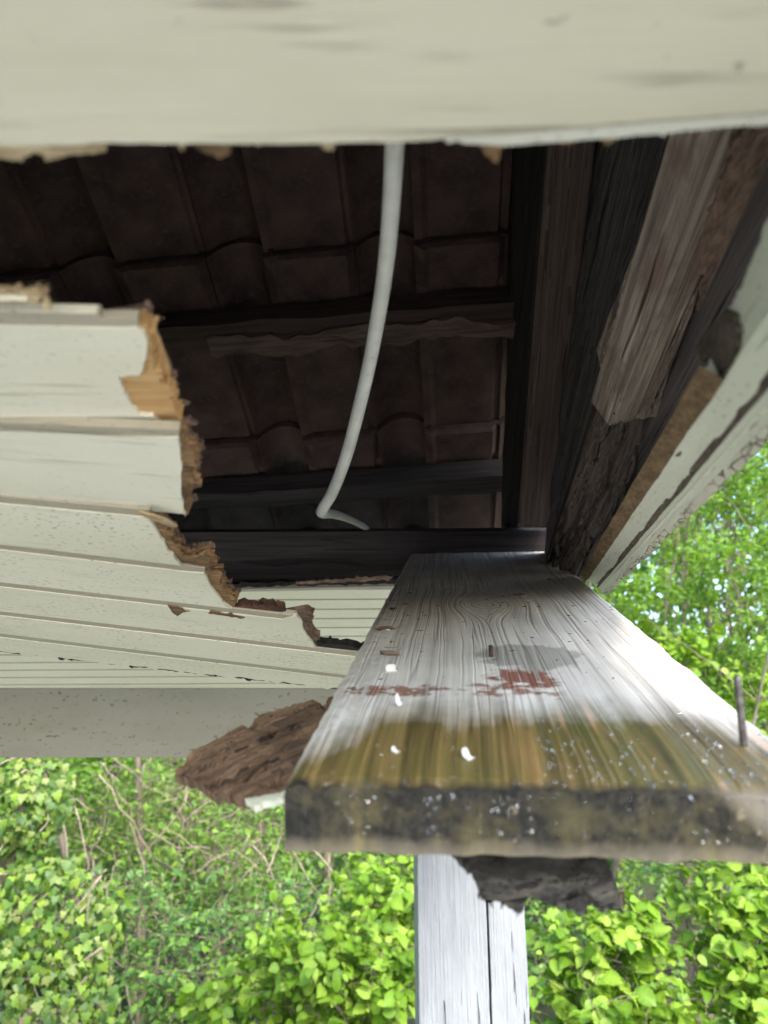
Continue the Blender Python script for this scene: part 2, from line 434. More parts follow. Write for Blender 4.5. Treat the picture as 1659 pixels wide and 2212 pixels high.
# the big weathered timber with a sawn end
tim = thing('rotten_verge_timber', P(1340, 910, .74), 'large weathered grey brown timber with sawn end, split along its grain, under the verge', 'timber')
CG = (P(1300, 840, .72) - P(1470, 298, .44)).normalized()
def cdisp(u, v, p):
    g = p.dot(CG); q = p - CG * g
    h = .0022 * noise.noise(Vector((q.x * 130, q.y * 130, q.z * 130 + g * 5))) + .0015 * noise.noise(Vector((q.x * 330 + 3, q.y * 330, q.z * 330 + g * 12)))
    cr = abs(noise.noise(Vector((q.x * 45 + 7, q.y * 45 + g * 2.0, q.z * 45))))
    return h - .006 * max(0, .10 - cr) / .10
gridslab('side_face', [(1475, 255, .43), (1560, 255, .395), (1316, 918, .735), (1290, 752, .70)], 26, 80, .03, M_old, tim, CG, cdisp)
gridslab('under_face', [(1560, 255, .395), (1630, 255, .41), (1418, 900, .77), (1316, 920, .735)], 26, 80, .03, M_old, tim, CG, cdisp)
# crumbling rotten edge on the timber's right
pts = jag([(1640, 250), (1592, 300), (1556, 400), (1520, 500), (1505, 560), (1512, 640), (1513, 712), (1470, 800), (1530, 730), (1560, 610), (1600, 500), (1640, 400), (1680, 300)], 9, 5, 4)
slab('crumbled_edge', pts, plane3((1600, 300, .405), (1510, 700, .60), (1640, 400, .44)), .01, M_rot2, tim, CG, back_jit=.003)
t2 = thing('inner_verge_timber', P(1270, 1200, 1.04), 'shaggy rotten timber behind the sawn timber end, running down to the plank', 'timber')
gridslab('timber_face', [(1330, 760, .80), (1480, 760, .78), (1262, 1262, 1.03), (1180, 1215, 1.10)], 30, 60, .03, M_old_shaded, t2, (P(1225, 1230, 1.06) - P(1400, 780, .8)), lambda u, v, p: cdisp(u, v, p) * 1.8)
# ------------------------------------------------------------------ barge board: one long prism per moulding, laid along its run
BD = cam_vec(.178, -.216, 1)                     # direction of the run, per metre of depth
barge = thing('barge_board', P(1290, 1262, .98), 'cream painted barge board with mouldings, paint peeling and cracked, along the right of the hole', 'barge board')
def run(name, far, mat, d0=.13, d1=.985, amp=.0006, seed=0, k=90, closed=True, wig=None):
    """far: cross-section as frame points at depth .98 with an extra depth offset; swept along BD."""
    sec = [P(x, y, .98) + CF * o for x, y, o in far]
    V, F = [], []; m = len(sec); c = sum(sec, Vector()) / m
    for i in range(k + 1):
        d = d0 + (d1 - d0) * i / k
        for j, s in enumerate(sec):
            q = noise.noise(Vector((d * 16, j * 2.7, seed))) + .6 * noise.noise(Vector((d * 70, j * 1.7, seed + 3)))
            s2 = s + (s - c).normalized() * q * amp * 2
            if wig: s2 = s2 + (s - c) * wig(d, j)
            V.append(s2 + BD * (d - .98))
    for i in range(k):
        for j in range(m): F.append([i * m + j, i * m + (j + 1) % m, (i + 1) * m + (j + 1) % m, (i + 1) * m + j])
    F += [list(range(m - 1, -1, -1)), [k * m + j for j in range(m)]]
    o = mesh_obj(name, V, F, mat, barge, BD)
    bm = bmesh.new(); bm.from_mesh(o.data); bmesh.ops.recalc_face_normals(bm, faces=bm.faces); bm.to_mesh(o.data); bm.free()
    return o
run('fibre_board_edge', [(1254, 1241, 0), (1271, 1252, 0), (1284, 1251, .02), (1274, 1243, .02)], M_fibre, amp=.0006, seed=2, d0=.325)
run('inner_face', [(1270, 1251.5, -.0015), (1279, 1258, -.003), (1288, 1266, -.002), (1292, 1262, .015), (1280, 1250, .015)], M_barge, amp=.0006, seed=4)
run('peeled_strip', [(1286.5, 1264.8, -.001), (1292, 1270, -.0005), (1297, 1266, .015), (1290, 1258, .015)], M_peel, amp=.0006, seed=6)
run('moulding', [(1291.3, 1268.6, -.0008), (1296, 1273, -.001), (1297, 1275, .002), (1300, 1277, .002), (1301, 1278, -.002), (1305, 1282, -.002), (1308, 1274, .015), (1298, 1264, .015)], M_barge, amp=.0004, seed=8)
run('moulding_groove', [(1296, 1272.7, -.0018), (1299.6, 1276.1, -.0022), (1300, 1275, .004), (1297, 1272, .004)], M_lip, amp=.0002, seed=12)
run('cracked_edge', [(1303, 1280.4, -.0015), (1311, 1288, .002), (1316, 1281, .018), (1308, 1272, .015)], M_crackle, amp=.0012, seed=10)

pe = plane3((1659, 715, .272), (1461, 905, .435), (1659, 442, .262))
slab('torn_inner_edge', jag([(1900, 180), (1760, 300), (1665, 442), (1640, 500), (1617, 568), (1585, 640), (1558, 680), (1546, 730), (1533, 773), (1490, 850), (1450, 925), (1480, 925), (1560, 830), (1700, 690), (1900, 560)], 9, 3.0, 140, edges=set(range(1, 10))), pe, .006, M_barge, barge, BD, back_off=.001)
slab('bare_scar', jag([(1508, 748), (1540, 706), (1572, 668), (1590, 676), (1601, 712), (1598, 748), (1578, 786), (1558, 811), (1550, 790), (1538, 768), (1520, 782)], 7, 1.6, 142), pe, .002, M_peel, barge, BD, back_off=-.0012)
slab('nail_scar', jag([(1462, 972), (1472, 966), (1482, 974), (1476, 984), (1464, 982)], 4, 1.2, 143), plane3((1461, 905, .425), (1440, 1000, .46), (1560, 900, .36)), .001, M_rot2, barge, BD, back_off=-.003)

# ------------------------------------------------------------------ eaves: wall plate, soffit strips, cross beam, post
pl_plate = plane3((0, 1150, 1.33), (800, 1150, 1.33), (0, 1250, 1.335))
plate = thing('wall_plate', P(700, 1250, 1.35), 'dark horizontal timber across the back of the hole above the rotten soffit edge', 'timber')
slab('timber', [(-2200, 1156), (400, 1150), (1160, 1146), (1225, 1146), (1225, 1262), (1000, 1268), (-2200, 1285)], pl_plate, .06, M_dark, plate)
eb = thing('eaves_light_blocker', P(700, 1150, 1.55), 'dark board added behind the wall plate and lowest tiles to stop light gaps', 'board')  # closing board, added to stop light leaking in behind the plate
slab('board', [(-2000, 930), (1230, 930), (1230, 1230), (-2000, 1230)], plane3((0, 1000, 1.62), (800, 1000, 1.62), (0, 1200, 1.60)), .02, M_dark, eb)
# sloped soffit of narrow beaded boards
SV = 2419.0
def soff_d(y): return 1.30 * (SV - 1262) / (SV - y)
pl_soff = plane3((-200, 1285, soff_d(1285)), (800, 1278, soff_d(1278)), (0, 1485, soff_d(1485)))
soff = thing('eave_soffit', P(500, 1480, soff_d(1480)), 'intact pale green cream beaded soffit boards behind the sagging panel, above the cross beam', 'soffit')
a0 = hit(300, 1275, pl_soff); a1 = hit(300, 1486, pl_soff)
sx = (hit(800, 1276, pl_soff) - hit(-200, 1283, pl_soff)).normalized(); sdn = (a1 - a0); Ls = sdn.length
sdn = (sdn - sx * sdn.dot(sx)).normalized(); sn = -pl_soff[1]
NS = 12; wS = Ls / NS
for i in range(NS):
    v0, v1 = i * wS, (i + 1) * wS
    prof = [(v0 + .0002, -.010), (v0 + .0022, -.0034), (v0 + .0034, 0), (v1 - .0006, 0), (v1 - .0002, -.010)]
    V = [a0 + sx * u + sdn * v + sn * n for u in (-1.5, .62) for v, n in prof]
    F = [[j, (j + 1) % 5, 5 + (j + 1) % 5, 5 + j] for j in range(5)] + [[4, 3, 2, 1, 0], [5, 6, 7, 8, 9]]
    mesh_obj('soffit_board', V, F, M_soff, soff, sx, mats=[M_soff, M_dirt_shade], fmat=[1, 1, 0, 0, 0, 0, 0])
pts = jag([(-600, 1272), (480, 1272), (620, 1266), (840, 1262), (1000, 1260), (1000, 1248), (840, 1252), (700, 1256), (560, 1258), (470, 1262), (-600, 1262)], 9, 2.2, 6)
rs = thing('rotten_soffit_edge', P(700, 1262, 1.29), 'black rotten strip of wood along the top edge of the far soffit', 'wood strip')
slab('strip', pts, plane3((0, 1262, 1.285), (800, 1262, 1.285), (0, 1300, 1.29)), .012, M_black, rs, back_jit=.002)
pts = jag([(640, 1262), (740, 1259), (830, 1252), (850, 1246), (835, 1244), (760, 1249), (640, 1256)], 6, 2.0, 9)
slab('splinter', pts, plane3((0, 1262, 1.275), (800, 1262, 1.275), (0, 1300, 1.28)), .008, M_rot2, rs, back_jit=.002)
slab('lip', [(-600, 1281), (480, 1279), (840, 1272), (1000, 1269), (1000, 1263), (840, 1266), (480, 1273), (-600, 1275)],
     plane3((0, 1262, 1.293), (800, 1262, 1.293), (0, 1300, 1.298)), .004, M_lip, rs)
# cross beam
dB = soff_d(1485)
bm_t = thing('cross_beam', P(300, 1635, dB), 'cream painted beam, darkened as if in shade, under the far soffit with a white fleck on its face', 'beam')
pa, pb, pc = P(-900, 1484, dB), P(905, 1487, dB), P(905, 1636, dB + .0)
V = []; 
zt, zb = pb.z, pc.z; yb = pb.y
def box(x0, x1, y0, y1, z0, z1):
    vs = [Vector((x, y, z)) for z in (z0, z1) for y in (y0, y1) for x in (x0, x1)]
    return vs, [[0, 2, 3, 1], [4, 5, 7, 6], [0, 1, 5, 4], [2, 6, 7, 3], [0, 4, 6, 2], [1, 3, 7, 5]]
def bevel_obj(o, wd=.002, seg=2):
    bm = bmesh.new(); bm.from_mesh(o.data); bmesh.ops.recalc_face_normals(bm, faces=bm.faces)
    bmesh.ops.bevel(bm, geom=[e for e in bm.edges if e.calc_face_angle(0) > .6], offset=wd, segments=seg, affect='EDGES', profile=.6)
    bm.to_mesh(o.data); bm.free(); return o
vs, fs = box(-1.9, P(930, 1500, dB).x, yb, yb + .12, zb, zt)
bevel_obj(mesh_obj('beam', vs, fs, M_beam_shaded, bm_t))
fl = tube([P(345, 1566, dB - .004), P(347, 1574, dB - .006), P(348, 1583, dB - .004)], [.004, .0075, .002], 7)
mesh_obj('white_fleck', *fl, M_flake, bm_t)
# post: main shaft and the strip split off along its right side
DP = 1.50
post = thing('porch_post', Vector((P(1016, 2000, DP).x, P(1016, 1300, DP).y, 0)), 'white painted wooden porch post split lengthwise under the weathered plank', 'post')
yP = P(1016, 1400, DP).y; zT = P(1016, 1262, DP).z
def dx(x): return P(x, 1950, 1).x * (yP / P(x, 1950, 1).y)
def shaft(name, x0, x1, y0, y1, seed, wob=.0012):
    V, F = [], []; k = 160
    for i in range(k + 1):
        z = zT * i / k
        for j, (x, y) in enumerate([(x0, y0), ((x0 + x1) / 2, y0), (x1, y0), (x1, y1), (x0, y1)]):
            q = noise.noise(Vector((z * 9, j * 3.3, seed))) * wob + noise.noise(Vector((z * 50, j * 3.3, seed))) * wob * .4
            V.append(Vector((x + q, y + (q if j != 1 else 0), z)))
    for i in range(k):
        for j in range(5): F.append([i * 5 + j, i * 5 + (j + 1) % 5, i * 5 + 5 + (j + 1) % 5, i * 5 + 5 + j])
    F += [[4, 3, 2, 1, 0], [k * 5 + j for j in range(5)]]
    return bevel_obj(mesh_obj(name, V, F, M_post_shaded, post, (0, 0, 1)), .003, 2)
X0, X1, X2 = dx(902), dx(1052), dx(1133)
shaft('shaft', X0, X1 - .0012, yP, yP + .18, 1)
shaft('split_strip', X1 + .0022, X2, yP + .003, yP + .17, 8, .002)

# ------------------------------------------------------------------ ceiling boards overhead (near)
CVP = 1800.0
def alpha(y): return math.atan((CYP - y) / FPX)
A0 = math.atan((CVP - CYP) / FPX); HC = .196
def ceil_d(y):
    b = alpha(y); return HC / math.sin(A0 + b) * math.cos(b)
ceil = thing('porch_ceiling', P(829, 200, ceil_d(200)), 'near cream ceiling boards across the top with a torn far edge', 'ceiling')
def cpl(yl, yr, dl): # plane through a board whose far edge passes (0,yl) (1659,yr)
    return plane3((0, yl, dl), (1659, yr, dl * 1.0), (0, -300, ceil_d(-300)))
plc = cpl(310, 285, ceil_d(310))
edge = [(-9000, 400), (-60, 312), (0, 311), (200, 309), (400, 311), (640, 311), (840, 308), (940, 303), (965, 297), (1100, 284), (1300, 268), (1500, 252), (1659, 240), (2300, 190)]
g = [edge[0]] + jag(edge[1:-1], 26, 1.0, 12, closed=False) + [edge[-1]]
slab('ceiling_board', g + [(2700, -640), (-9000, -640)], plc, .010, M_ceil, ceil)
slab('groove', [(955, 298), (1100, 283), (1300, 267), (1500, 251), (1659, 239), (2300, 189), (2300, 210), (1659, 254), (1500, 268), (1300, 285), (1100, 300), (960, 306)], plc, .004, M_lip, ceil, back_off=.0010)  # darker strip paints in the groove's shade
tg = [(962, 303), (1100, 295), (1300, 280), (1500, 263), (1659, 250), (2300, 204), (2300, 236), (1659, 272), (1560, 277), (1440, 290), (1434, 298), (1424, 291), (1300, 301), (1180, 310), (1090, 317), (1010, 313), (990, 306), (966, 312)]
slab('tongue', jag(tg, 22, 1.0, 14, edges=set(range(6, 17))), plc, .004, M_tongue, ceil, back_off=.0003)
for k, (q, m) in enumerate([
    ([(-200, 318), (-60, 330), (0, 345), (30, 350), (48, 352), (55, 338), (90, 334), (100, 352), (125, 346), (150, 338), (195, 336), (228, 330), (231, 318), (215, 310), (-200, 306)], M_tornpale),
    ([(415, 315), (430, 328), (455, 335), (478, 345), (497, 336), (490, 322), (520, 312), (480, 305), (420, 306)], M_torn),
    ([(690, 310), (700, 328), (720, 326), (723, 311), (700, 304)], M_tornpale),
    ([(1022, 308), (1040, 322), (1048, 338), (1060, 342), (1072, 355), (1082, 342), (1078, 330), (1100, 312), (1060, 300)], M_torn),
    ([(1190, 305), (1215, 314), (1240, 312), (1262, 300), (1230, 290)], M_torn),
    ([(1290, 298), (1304, 308), (1315, 318), (1328, 306), (1345, 296), (1310, 285)], M_torn),
    ([(380, 309), (386, 322), (396, 330), (401, 316), (420, 306)], M_tornpale)]):
    slab('torn_fibre', jag(q, 6, 2.2, 20 + k), plc, .005, m, ceil, back_off=.0006, back_jit=.0012)
rr = random.Random(57)
for k in range(26):
    x = rr.uniform(-30, 1650); ye = np.interp(x, [p[0] for p in edge], [p[1] for p in edge]) + (18 if x > 1000 else 0)
    wd, ht = rr.uniform(6, 22), rr.uniform(4, 13)
    q = [(x - wd, ye - 5), (x - wd * .6, ye + ht * .4), (x - wd * .1, ye + ht), (x + wd * .4, ye + ht * .5), (x + wd, ye - 5)]
    slab('torn_fibre', jag(q, 3, 1.5, 220 + k), plc, .003, M_tornpale if rr.random() < .6 else M_torn, ceil, back_off=.0008, back_jit=.001)
# pale painted remnant of the tongue at the far left
slab('tongue', jag([(-400, 318), (0, 318), (185, 315), (185, 309), (0, 306), (-400, 306)], 20, .8, 3, edges={1}), plc, .002, M_ceil, ceil, back_off=.0003)

# ------------------------------------------------------------------ sagging soffit panel on the left
panel = thing('sagging_soffit_panel', P(300, 1400, .88), 'sagging cream tongue and groove soffit panel on the left with broken right ends', 'soffit')
# (y at x=0, slope, depth) of each joint
J = [(678, .022, ceil_d(690)), (914, .042, .400), (1073, .095, .4865), (1176, .118, .567), (1258, .115, .651), (1321, .116, .7376), (1369, .120, .82), (1408, .110, .9016)]
def jy(k, x): return J[k][0] + J[k][1] * x
def bpl(k):
    return plane3((-300, jy(k, -300), J[k][2]), (-300, jy(k + 1, -300), J[k + 1][2]), (600, jy(k + 1, 600), J[k + 1][2]))
XLW = -1.6                                        # the panel's left end, metres
def xl(k): return CXP + XLW * FPX / J[k][2]
lipw = [26, 17, 15, 12, 10, 9, 8]
# right ends of the painted skin of each board, from near edge to far edge
ends = [
    [(296, 708), (312, 722), (319, 745), (316, 770), (308, 800), (300, 812), (255, 813), (268, 850), (285, 880), (302, 897), (330, 899), (350, 919), (375, 921)],
    [(385, 945), (388, 975), (390, 1000), (391, 1040), (391, 1075), (400, 1118)],
    [(318, 1118), (340, 1150), (362, 1190), (392, 1222)],
    [(440, 1238), (452, 1262), (480, 1300), (500, 1316)],
    [(640, 1330), (650, 1340), (655, 1362), (668, 1380), (680, 1397)],
    [(1000, 1440), (1000, 1480)],
    [(1000, 1490), (1000, 1518)],
]
core = [  # how far the bare wood core reaches, same stations
    [(300, 706), (318, 722), (324, 745), (326, 780), (330, 800), (340, 830), (344, 840), (362, 842), (365, 870), (372, 890), (380, 905), (385, 921)],
    [(396, 945), (395, 970), (414, 985), (418, 1010), (412, 1020), (418, 1065), (405, 1050), (400, 1090), (406, 1112), (402, 1120)],
    [(330, 1116), (352, 1150), (380, 1190), (392, 1208), (412, 1212), (440, 1204), (452, 1212), (450, 1236), (410, 1224)],
    [(452, 1238), (470, 1262), (490, 1295), (506, 1305), (504, 1318)],
    [(652, 1330), (672, 1340), (655, 1345), (672, 1370), (685, 1385), (683, 1398), (672, 1404)],
    [(1002, 1440), (1002, 1480)],
    [(1002, 1490), (1002, 1518)],
]
for k in range(7):
    pl = bpl(k); e = ends[k]; c = core[k]
    y0 = lambda x: jy(k, x) + lipw[k]
    bot = [(e[-1][0], jy(k + 1, e[-1][0]) - .5), (xl(k + 1), jy(k + 1, xl(k + 1)) - .5)]
    if k == 6:
        bot = jag([bot[0], (-100, jy(7, -100) - .5)], 14, 2.2, 77, closed=False) + [bot[1]]
    jd = jag(e, 7, 1.2, 31 + k, closed=False)
    skin = [(xl(k), y0(xl(k)))] + ([(e[0][0] - 30, y0(e[0][0] - 30))] if k else [(e[0][0] - 25, y0(270))]) + jd + bot
    b = slab('soffit_board', skin, pl, .0028, M_panel0 if k < 2 else M_panel, panel)
    jc = splinter(c, 2.6, 51 + k, 4.0 if k < 4 else 3.0)
    xe = min(p[0] for p in e + c) - 45
    cor = [(xe, y0(xe) + 4)] + jc + [(xe, jy(k + 1, xe) - 3)]
    cm = M_bare if k == 0 else (M_torn if k < 4 else M_rot2)
    slab('torn_core', cor, pl, .0075, cm, b, back_off=.0022, back_jit=.002, seed=k)
    if k in (0, 1, 2, 3):
        jr = splinter([(x + (3 if k else 0), y) for x, y in c], 3.0, 151 + k, 5.0, 2.5)
        slab('decayed_layer', [(xe, y0(xe) + 4)] + jr + [(xe, jy(k + 1, xe) - 3)], pl, .003, M_rot2, b, back_off=.0098, back_jit=.0015, seed=k + 40)
    # the rebate lip along the board's near edge
    xr = {0: 300, 1: 386, 2: 322, 3: 442, 4: 640, 5: 1000, 6: 1000}[k]
    XL = xl(k)
    lip = [(XL, jy(k, XL) + 1), (xr, jy(k, xr) + 1), (xr, jy(k, xr) + lipw[k] + 2), (XL, jy(k, XL) + lipw[k] + 2)]
    if k == 0: lip = [(XL, jy(0, XL)), (212, jy(0, 212) - 1), (218, jy(0, 218) + 10), (296, jy(0, 296) + 8), (300, 712), (XL, jy(0, XL) + 28)]
    slab('rebate', lip, pl, .005, M_lip, b, back_off=.0007)
# extra slivers and splinters of the panel
slab('tongue', jag([(-900, 660), (0, 674), (205, 679), (214, 690), (0, 688), (-900, 676)], 20, .8, 5, edges={1, 2}), bpl(0), .004, M_panel, panel, back_off=.001)
slab('splinter', [(300, 1106), (330, 1113), (360, 1124), (383, 1138), (378, 1140), (345, 1130), (300, 1112)], plane3((0, 1100, .478), (390, 1130, .478), (0, 1120, .49)), .0015, M_tornpale, panel)
slab('splinter', jag([(500, 1311), (560, 1307), (610, 1312), (618, 1320), (600, 1325), (540, 1321), (500, 1319)], 5, 1.5, 8), plane3((0, 1250, .646), (600, 1315, .646), (0, 1330, .73)), .006, M_rot, panel, back_jit=.002)
slab('rebate', [(500, 1322), (625, 1327), (645, 1342), (560, 1337), (480, 1330)], plane3((0, 1250, .655), (600, 1318, .655), (0, 1330, .735)), .003, M_panel, panel)
slab('splinter', jag([(684, 1388), (720, 1390), (765, 1398), (800, 1404), (800, 1412), (740, 1407), (684, 1402)], 5, 1.6, 18), plane3((0, 1321, .735), (800, 1410, .735), (0, 1369, .82)), .006, M_black, panel, back_jit=.002)
slab('scar', jag([(362, 1306), (395, 1313), (412, 1320), (395, 1322), (384, 1330), (372, 1322)], 5, 1.2, 41), bpl(4), .001, M_torn, panel, back_off=-.0006)
slab('scar', jag([(455, 1319), (530, 1332), (525, 1335), (450, 1324)], 6, 1.2, 43), bpl(4), .001, M_torn, panel, back_off=-.0006)
for k, (x, y, s) in enumerate([(133, 1422, 4), (285, 1440, 3), (537, 1467, 4), (465, 1459, 2)]):
    slab('dark_chip', jag([(x - 2 * s, y - 2), (x + 2 * s, y), (x + s, y + s * .7), (x - s, y + s * .5)], 3, 1.2, 60 + k), bpl(6), .003, M_black, panel, back_off=-.0008)
slab('rotten_rim', jag([(-100, jy(7, -100) - 2), (700, jy(7, 700) - 2), (760, jy(7, 760) - 2), (760, jy(7, 760) + 1.5), (350, jy(7, 350) + 1), (-100, jy(7, -100) + 1)], 7, 1.3, 83), bpl(6), .004, M_rot, panel, back_off=.0003)
# torn remnant of the missing board at the far left
slab('soffit_board', jag([(-320, 330), (-260, 420), (-300, 520), (-230, 600), (-240, 668), (-7400, 512), (-9000, 405)], 14, 4, 79, edges={0, 1, 2, 3}), plane3((0, 310, ceil_d(310)), (-3000, 340, ceil_d(310)), (0, 680, ceil_d(690))), .009, M_panel, panel)
rem = thing('torn_board_remnant', P(20, 650, .33), 'ragged pale stub of the missing soffit board poking in at the left edge', 'wood stub')
pr = plane3((-300, 640, .300), (100, 640, .300), (-300, 690, .306))
slab('stub', jag([(-500, 622), (0, 622), (40, 626), (80, 621), (92, 632), (84, 652), (50, 658), (0, 656), (-500, 660)], 6, 2.5, 71), pr, .005, M_tornpale, rem, back_jit=.002)
slab('painted_face', jag([(-500, 634), (0, 634), (62, 637), (60, 648), (0, 648), (-500, 650)], 12, 1.0, 73), pr, .002, M_ceil, rem, back_off=-.001)
slab('hanging_strip', jag([(84, 632), (97, 640), (105, 656), (106, 672), (90, 674), (90, 655)], 6, 1.0, 75), pr, .002, M_tornpale, rem, back_off=.001)

# boards added to shut light out of the eave box: gable cladding, end wall, upper board
gc_ = thing('gable_light_blocker', P(1310, 1280, 1.0) + Vector((.03, 0, .04)), 'cladding added above the barge board to block light', 'cladding')
l0 = P(1311, 1288, .98) + Vector((.03, 0, .045)); l1 = l0 + BD * (.10 - .98); l2 = l0 + BD * .05
V = [l1, l2, l2 + Vector((.02, 0, .75)), l1 + Vector((.02, 0, 1.0))]; V += [v + Vector((.015, 0, 0)) for v in V]
mesh_obj('cladding', V, [[0, 1, 2, 3], [7, 6, 5, 4], [0, 4, 5, 1], [1, 5, 6, 2], [2, 6, 7, 3], [3, 7, 4, 0]], M_verge, gc_, BD)
ew = thing('end_light_blocker', Vector((-1.62, .7, 2.3)), 'unseen end wall added to block light at the left of the eave', 'wall')
vs, fs = box(-1.66, -1.61, .09, 1.7, 2.28, 3.4)
mesh_obj('wall', vs, fs, M_dark, ew)
ub = thing('upper_light_blocker', Vector((-.4, -.1, 2.9)), 'unseen board added to block light above the near ceiling', 'board')
V = [Vector((-1.66, .085, 2.495)), Vector((.35, .085, 2.495)), Vector((.35, .085, 3.42)), Vector((-1.66, .085, 3.42))]; V += [v + Vector((0, -.02, 0)) for v in V]
mesh_obj('board', V, [[0, 1, 2, 3], [7, 6, 5, 4], [0, 4, 5, 1], [1, 5, 6, 2], [2, 6, 7, 3], [3, 7, 4, 0]], M_dark, ub)

# ------------------------------------------------------------------ cable
cab = [(858, 40, .30), (856, 200, .345), (852, 320, .392), (846, 430, .425), (838, 530, .455), (824, 640, .50), (801, 770, .56), (776, 880, .60), (748, 985, .65), (719, 1062, .69), (698, 1098, .71), (697, 1108, .735), (722, 1111, .88), (760, 1124, 1.15), (790, 1141, 1.37), (812, 1165, 1.5)]
path = spline([P(*c) for c in cab], 8)
cb = mesh_obj('electric_cable', *tube(path, .0052, 14), M_cable, None, smooth=True)
tagp(cb, 'pale grey electric cable hanging down inside the hole in the soffit', 'cable')

# ------------------------------------------------------------------ the weathered plank (local frame: x across, y along, z up)
VPX, VPY = 984.0, 1025.0
def pd(y): return .333 * (1700 - VPY) / (y - VPY)
pNL, pNR = P(604, 1712, pd(1700)), P(1790, 1690, pd(1700))
pFL = P(885 + (1209 - 1192) / 1.85 - 8, 1192, pd(1192)); pFR = P(1184, 1192, pd(1192))
ax = (pNR - pNL); WPL = ax.length; ax.normalize()
ay = ((pFL + pFR) / 2 - (pNL + pNR) / 2); LPL = ay.length; ay.normalize()
az = ax.cross(ay).normalized(); 
if az.z < 0: az = -az
ax = ay.cross(az).normalized()
O = (pNL + pNR) / 2
PM = Matrix((ax, ay, az)).transposed().to_4x4(); PM.translation = O
THK = .031
def m_plank():
    k = NT('weathered_plank'); tc = k.n('ShaderNodeTexCoord'); sp = k.n('ShaderNodeSeparateXYZ'); k.l(tc.outputs['Object'], sp.inputs[0])
    x, y, z = sp.outputs
    # knot: warp the grain coordinate around it
    kx, ky = k.math('SUBTRACT', x, KNOT[0]), k.math('SUBTRACT', y, KNOT[1])
    r2 = k.math('ADD', k.math('POWER', k.math('DIVIDE', kx, .034), 2.0), k.math('POWER', k.math('DIVIDE', ky, .055), 2.0))
    inf = k.math('EXPONENT', k.math('MULTIPLY', r2, -1.0))
    warp = k.noise(k.obj((3, 2.0, 1)), 1, 3)
    gx = k.math('ADD', x, k.math('MULTIPLY', k.math('SUBTRACT', warp, .5), .022))
    sgn = k.math('SIGN', kx)
    gx = k.math('ADD', gx, k.math('MULTIPLY', k.math('MULTIPLY', sgn, inf), -.030))
    comb = k.n('ShaderNodeCombineXYZ'); k.l(k.math('MULTIPLY', gx, 190.0), comb.inputs[0]); k.l(k.math('MULTIPLY', y, 3.0), comb.inputs[1])
    g = k.noise(comb.outputs[0], 1, 5, .62, .15)
    comb2 = k.n('ShaderNodeCombineXYZ'); k.l(k.math('MULTIPLY', gx, 85.0), comb2.inputs[0]); k.l(k.math('MULTIPLY', y, 1.3), comb2.inputs[1])
    rings = k.ramp(k.noise(comb2.outputs[0], 1, 2, .5), [(.36, 1.0), (.43, 0.0), (.55, 0.0), (.585, .8), (.62, 0.0)])
    rk = k.math('FRACT', k.math('MULTIPLY', k.math('SQRT', r2), 4.5))
    kr = k.math('MULTIPLY', k.ramp(rk, [(.0, 1.0), (.25, 0.0), (.8, 0.0), (1.0, 1.0)]), k.ramp(r2, [(.30, 1.0), (.62, 0.0)]))
    rings = k.math('MAXIMUM', k.math('MULTIPLY', rings, k.ramp(r2, [(.2, 0.0), (.6, 1.0)])), kr)
    blot = k.noise(k.obj((22, 9, 1), 3), 1, 5)
    c = k.mix(k.ramp(g, [(.3, 0.0), (.7, 1.0)]), (.46, .43, .385), (.68, .645, .585))
    c = k.mix(k.ramp(blot, [(.42, 0.0), (.66, .75)]), c, (.74, .70, .62))
    c = k.mix(k.math('MULTIPLY', rings, .24), c, (.17, .155, .135))
    lp = k.math('MULTIPLY', k.ramp(k.math('ADD', x, .5), [(.5 - .112, 1.0), (.5 - .085, 0.0)]), k.ramp(k.noise(k.obj((90, 60, 1), 23), 1, 4), [(.50, 0.0), (.54, 1.0)]))
    c = k.mix(k.math('MULTIPLY', lp, .85), c, (.70, .68, .64))
    # red-brown primer left in patches, in rows across the board
    wv = k.math('MULTIPLY', k.math('SUBTRACT', k.noise(k.obj((55, 70, 1), 7), 1, 5, .65), .5), .045)
    yy = k.math('ADD', y, wv)
    def band(v, c0, hw, soft): return k.ramp(k.math('ABSOLUTE', k.math('SUBTRACT', v, c0)), [(max(0, hw - soft), 1.0), (hw + soft, 0.0)])
    pat = k.noise(k.obj((75, 95, 1), 5), 1, 3, .5)
    thin = k.ramp(pat, [(.45, 0.0), (.49, .9)])
    row = k.math('MULTIPLY', band(yy, PRIM[0], .010, .0015), band(x, PRIM[1], .092, .004))
    blk = k.math('MULTIPLY', band(yy, PRIM[2], .024, .002), band(k.math('ADD', x, k.math('MULTIPLY', wv, 1.1)), PRIM[3], .019, .001))
    prim = k.math('MAXIMUM', k.math('MULTIPLY', row, thin), k.math('MULTIPLY', blk, k.ramp(pat, [(.40, 0.0), (.42, 1.0)])))
    prim2 = k.math('MULTIPLY', k.ramp(k.noise(k.obj((60, 60, 1), 17), 1, 3), [(.64, 0.0), (.655, 1.0)]), k.math('MULTIPLY', band(y, .36, .14, .01), band(x, -.10, .035, .006)))
    prim = k.math('MAXIMUM', prim, prim2)
    prim = k.math('MULTIPLY', prim, k.ramp(g, [(.36, .15), (.46, 1.0)]))
    c = k.mix(prim, c, k.mix(k.ramp(g, [(.4, 0.0), (.6, 1.0)]), (.15, .06, .042), (.28, .115, .07)))
    # wet stain behind the nail
    ex = k.math('ADD', k.math('POWER', k.math('DIVIDE', k.math('SUBTRACT', k.math('ADD', x, k.math('MULTIPLY', wv, .6)), STAIN[0]), .042), 2.0),
                k.math('POWER', k.math('DIVIDE', k.math('SUBTRACT', yy, STAIN[1]), .042), 2.0))
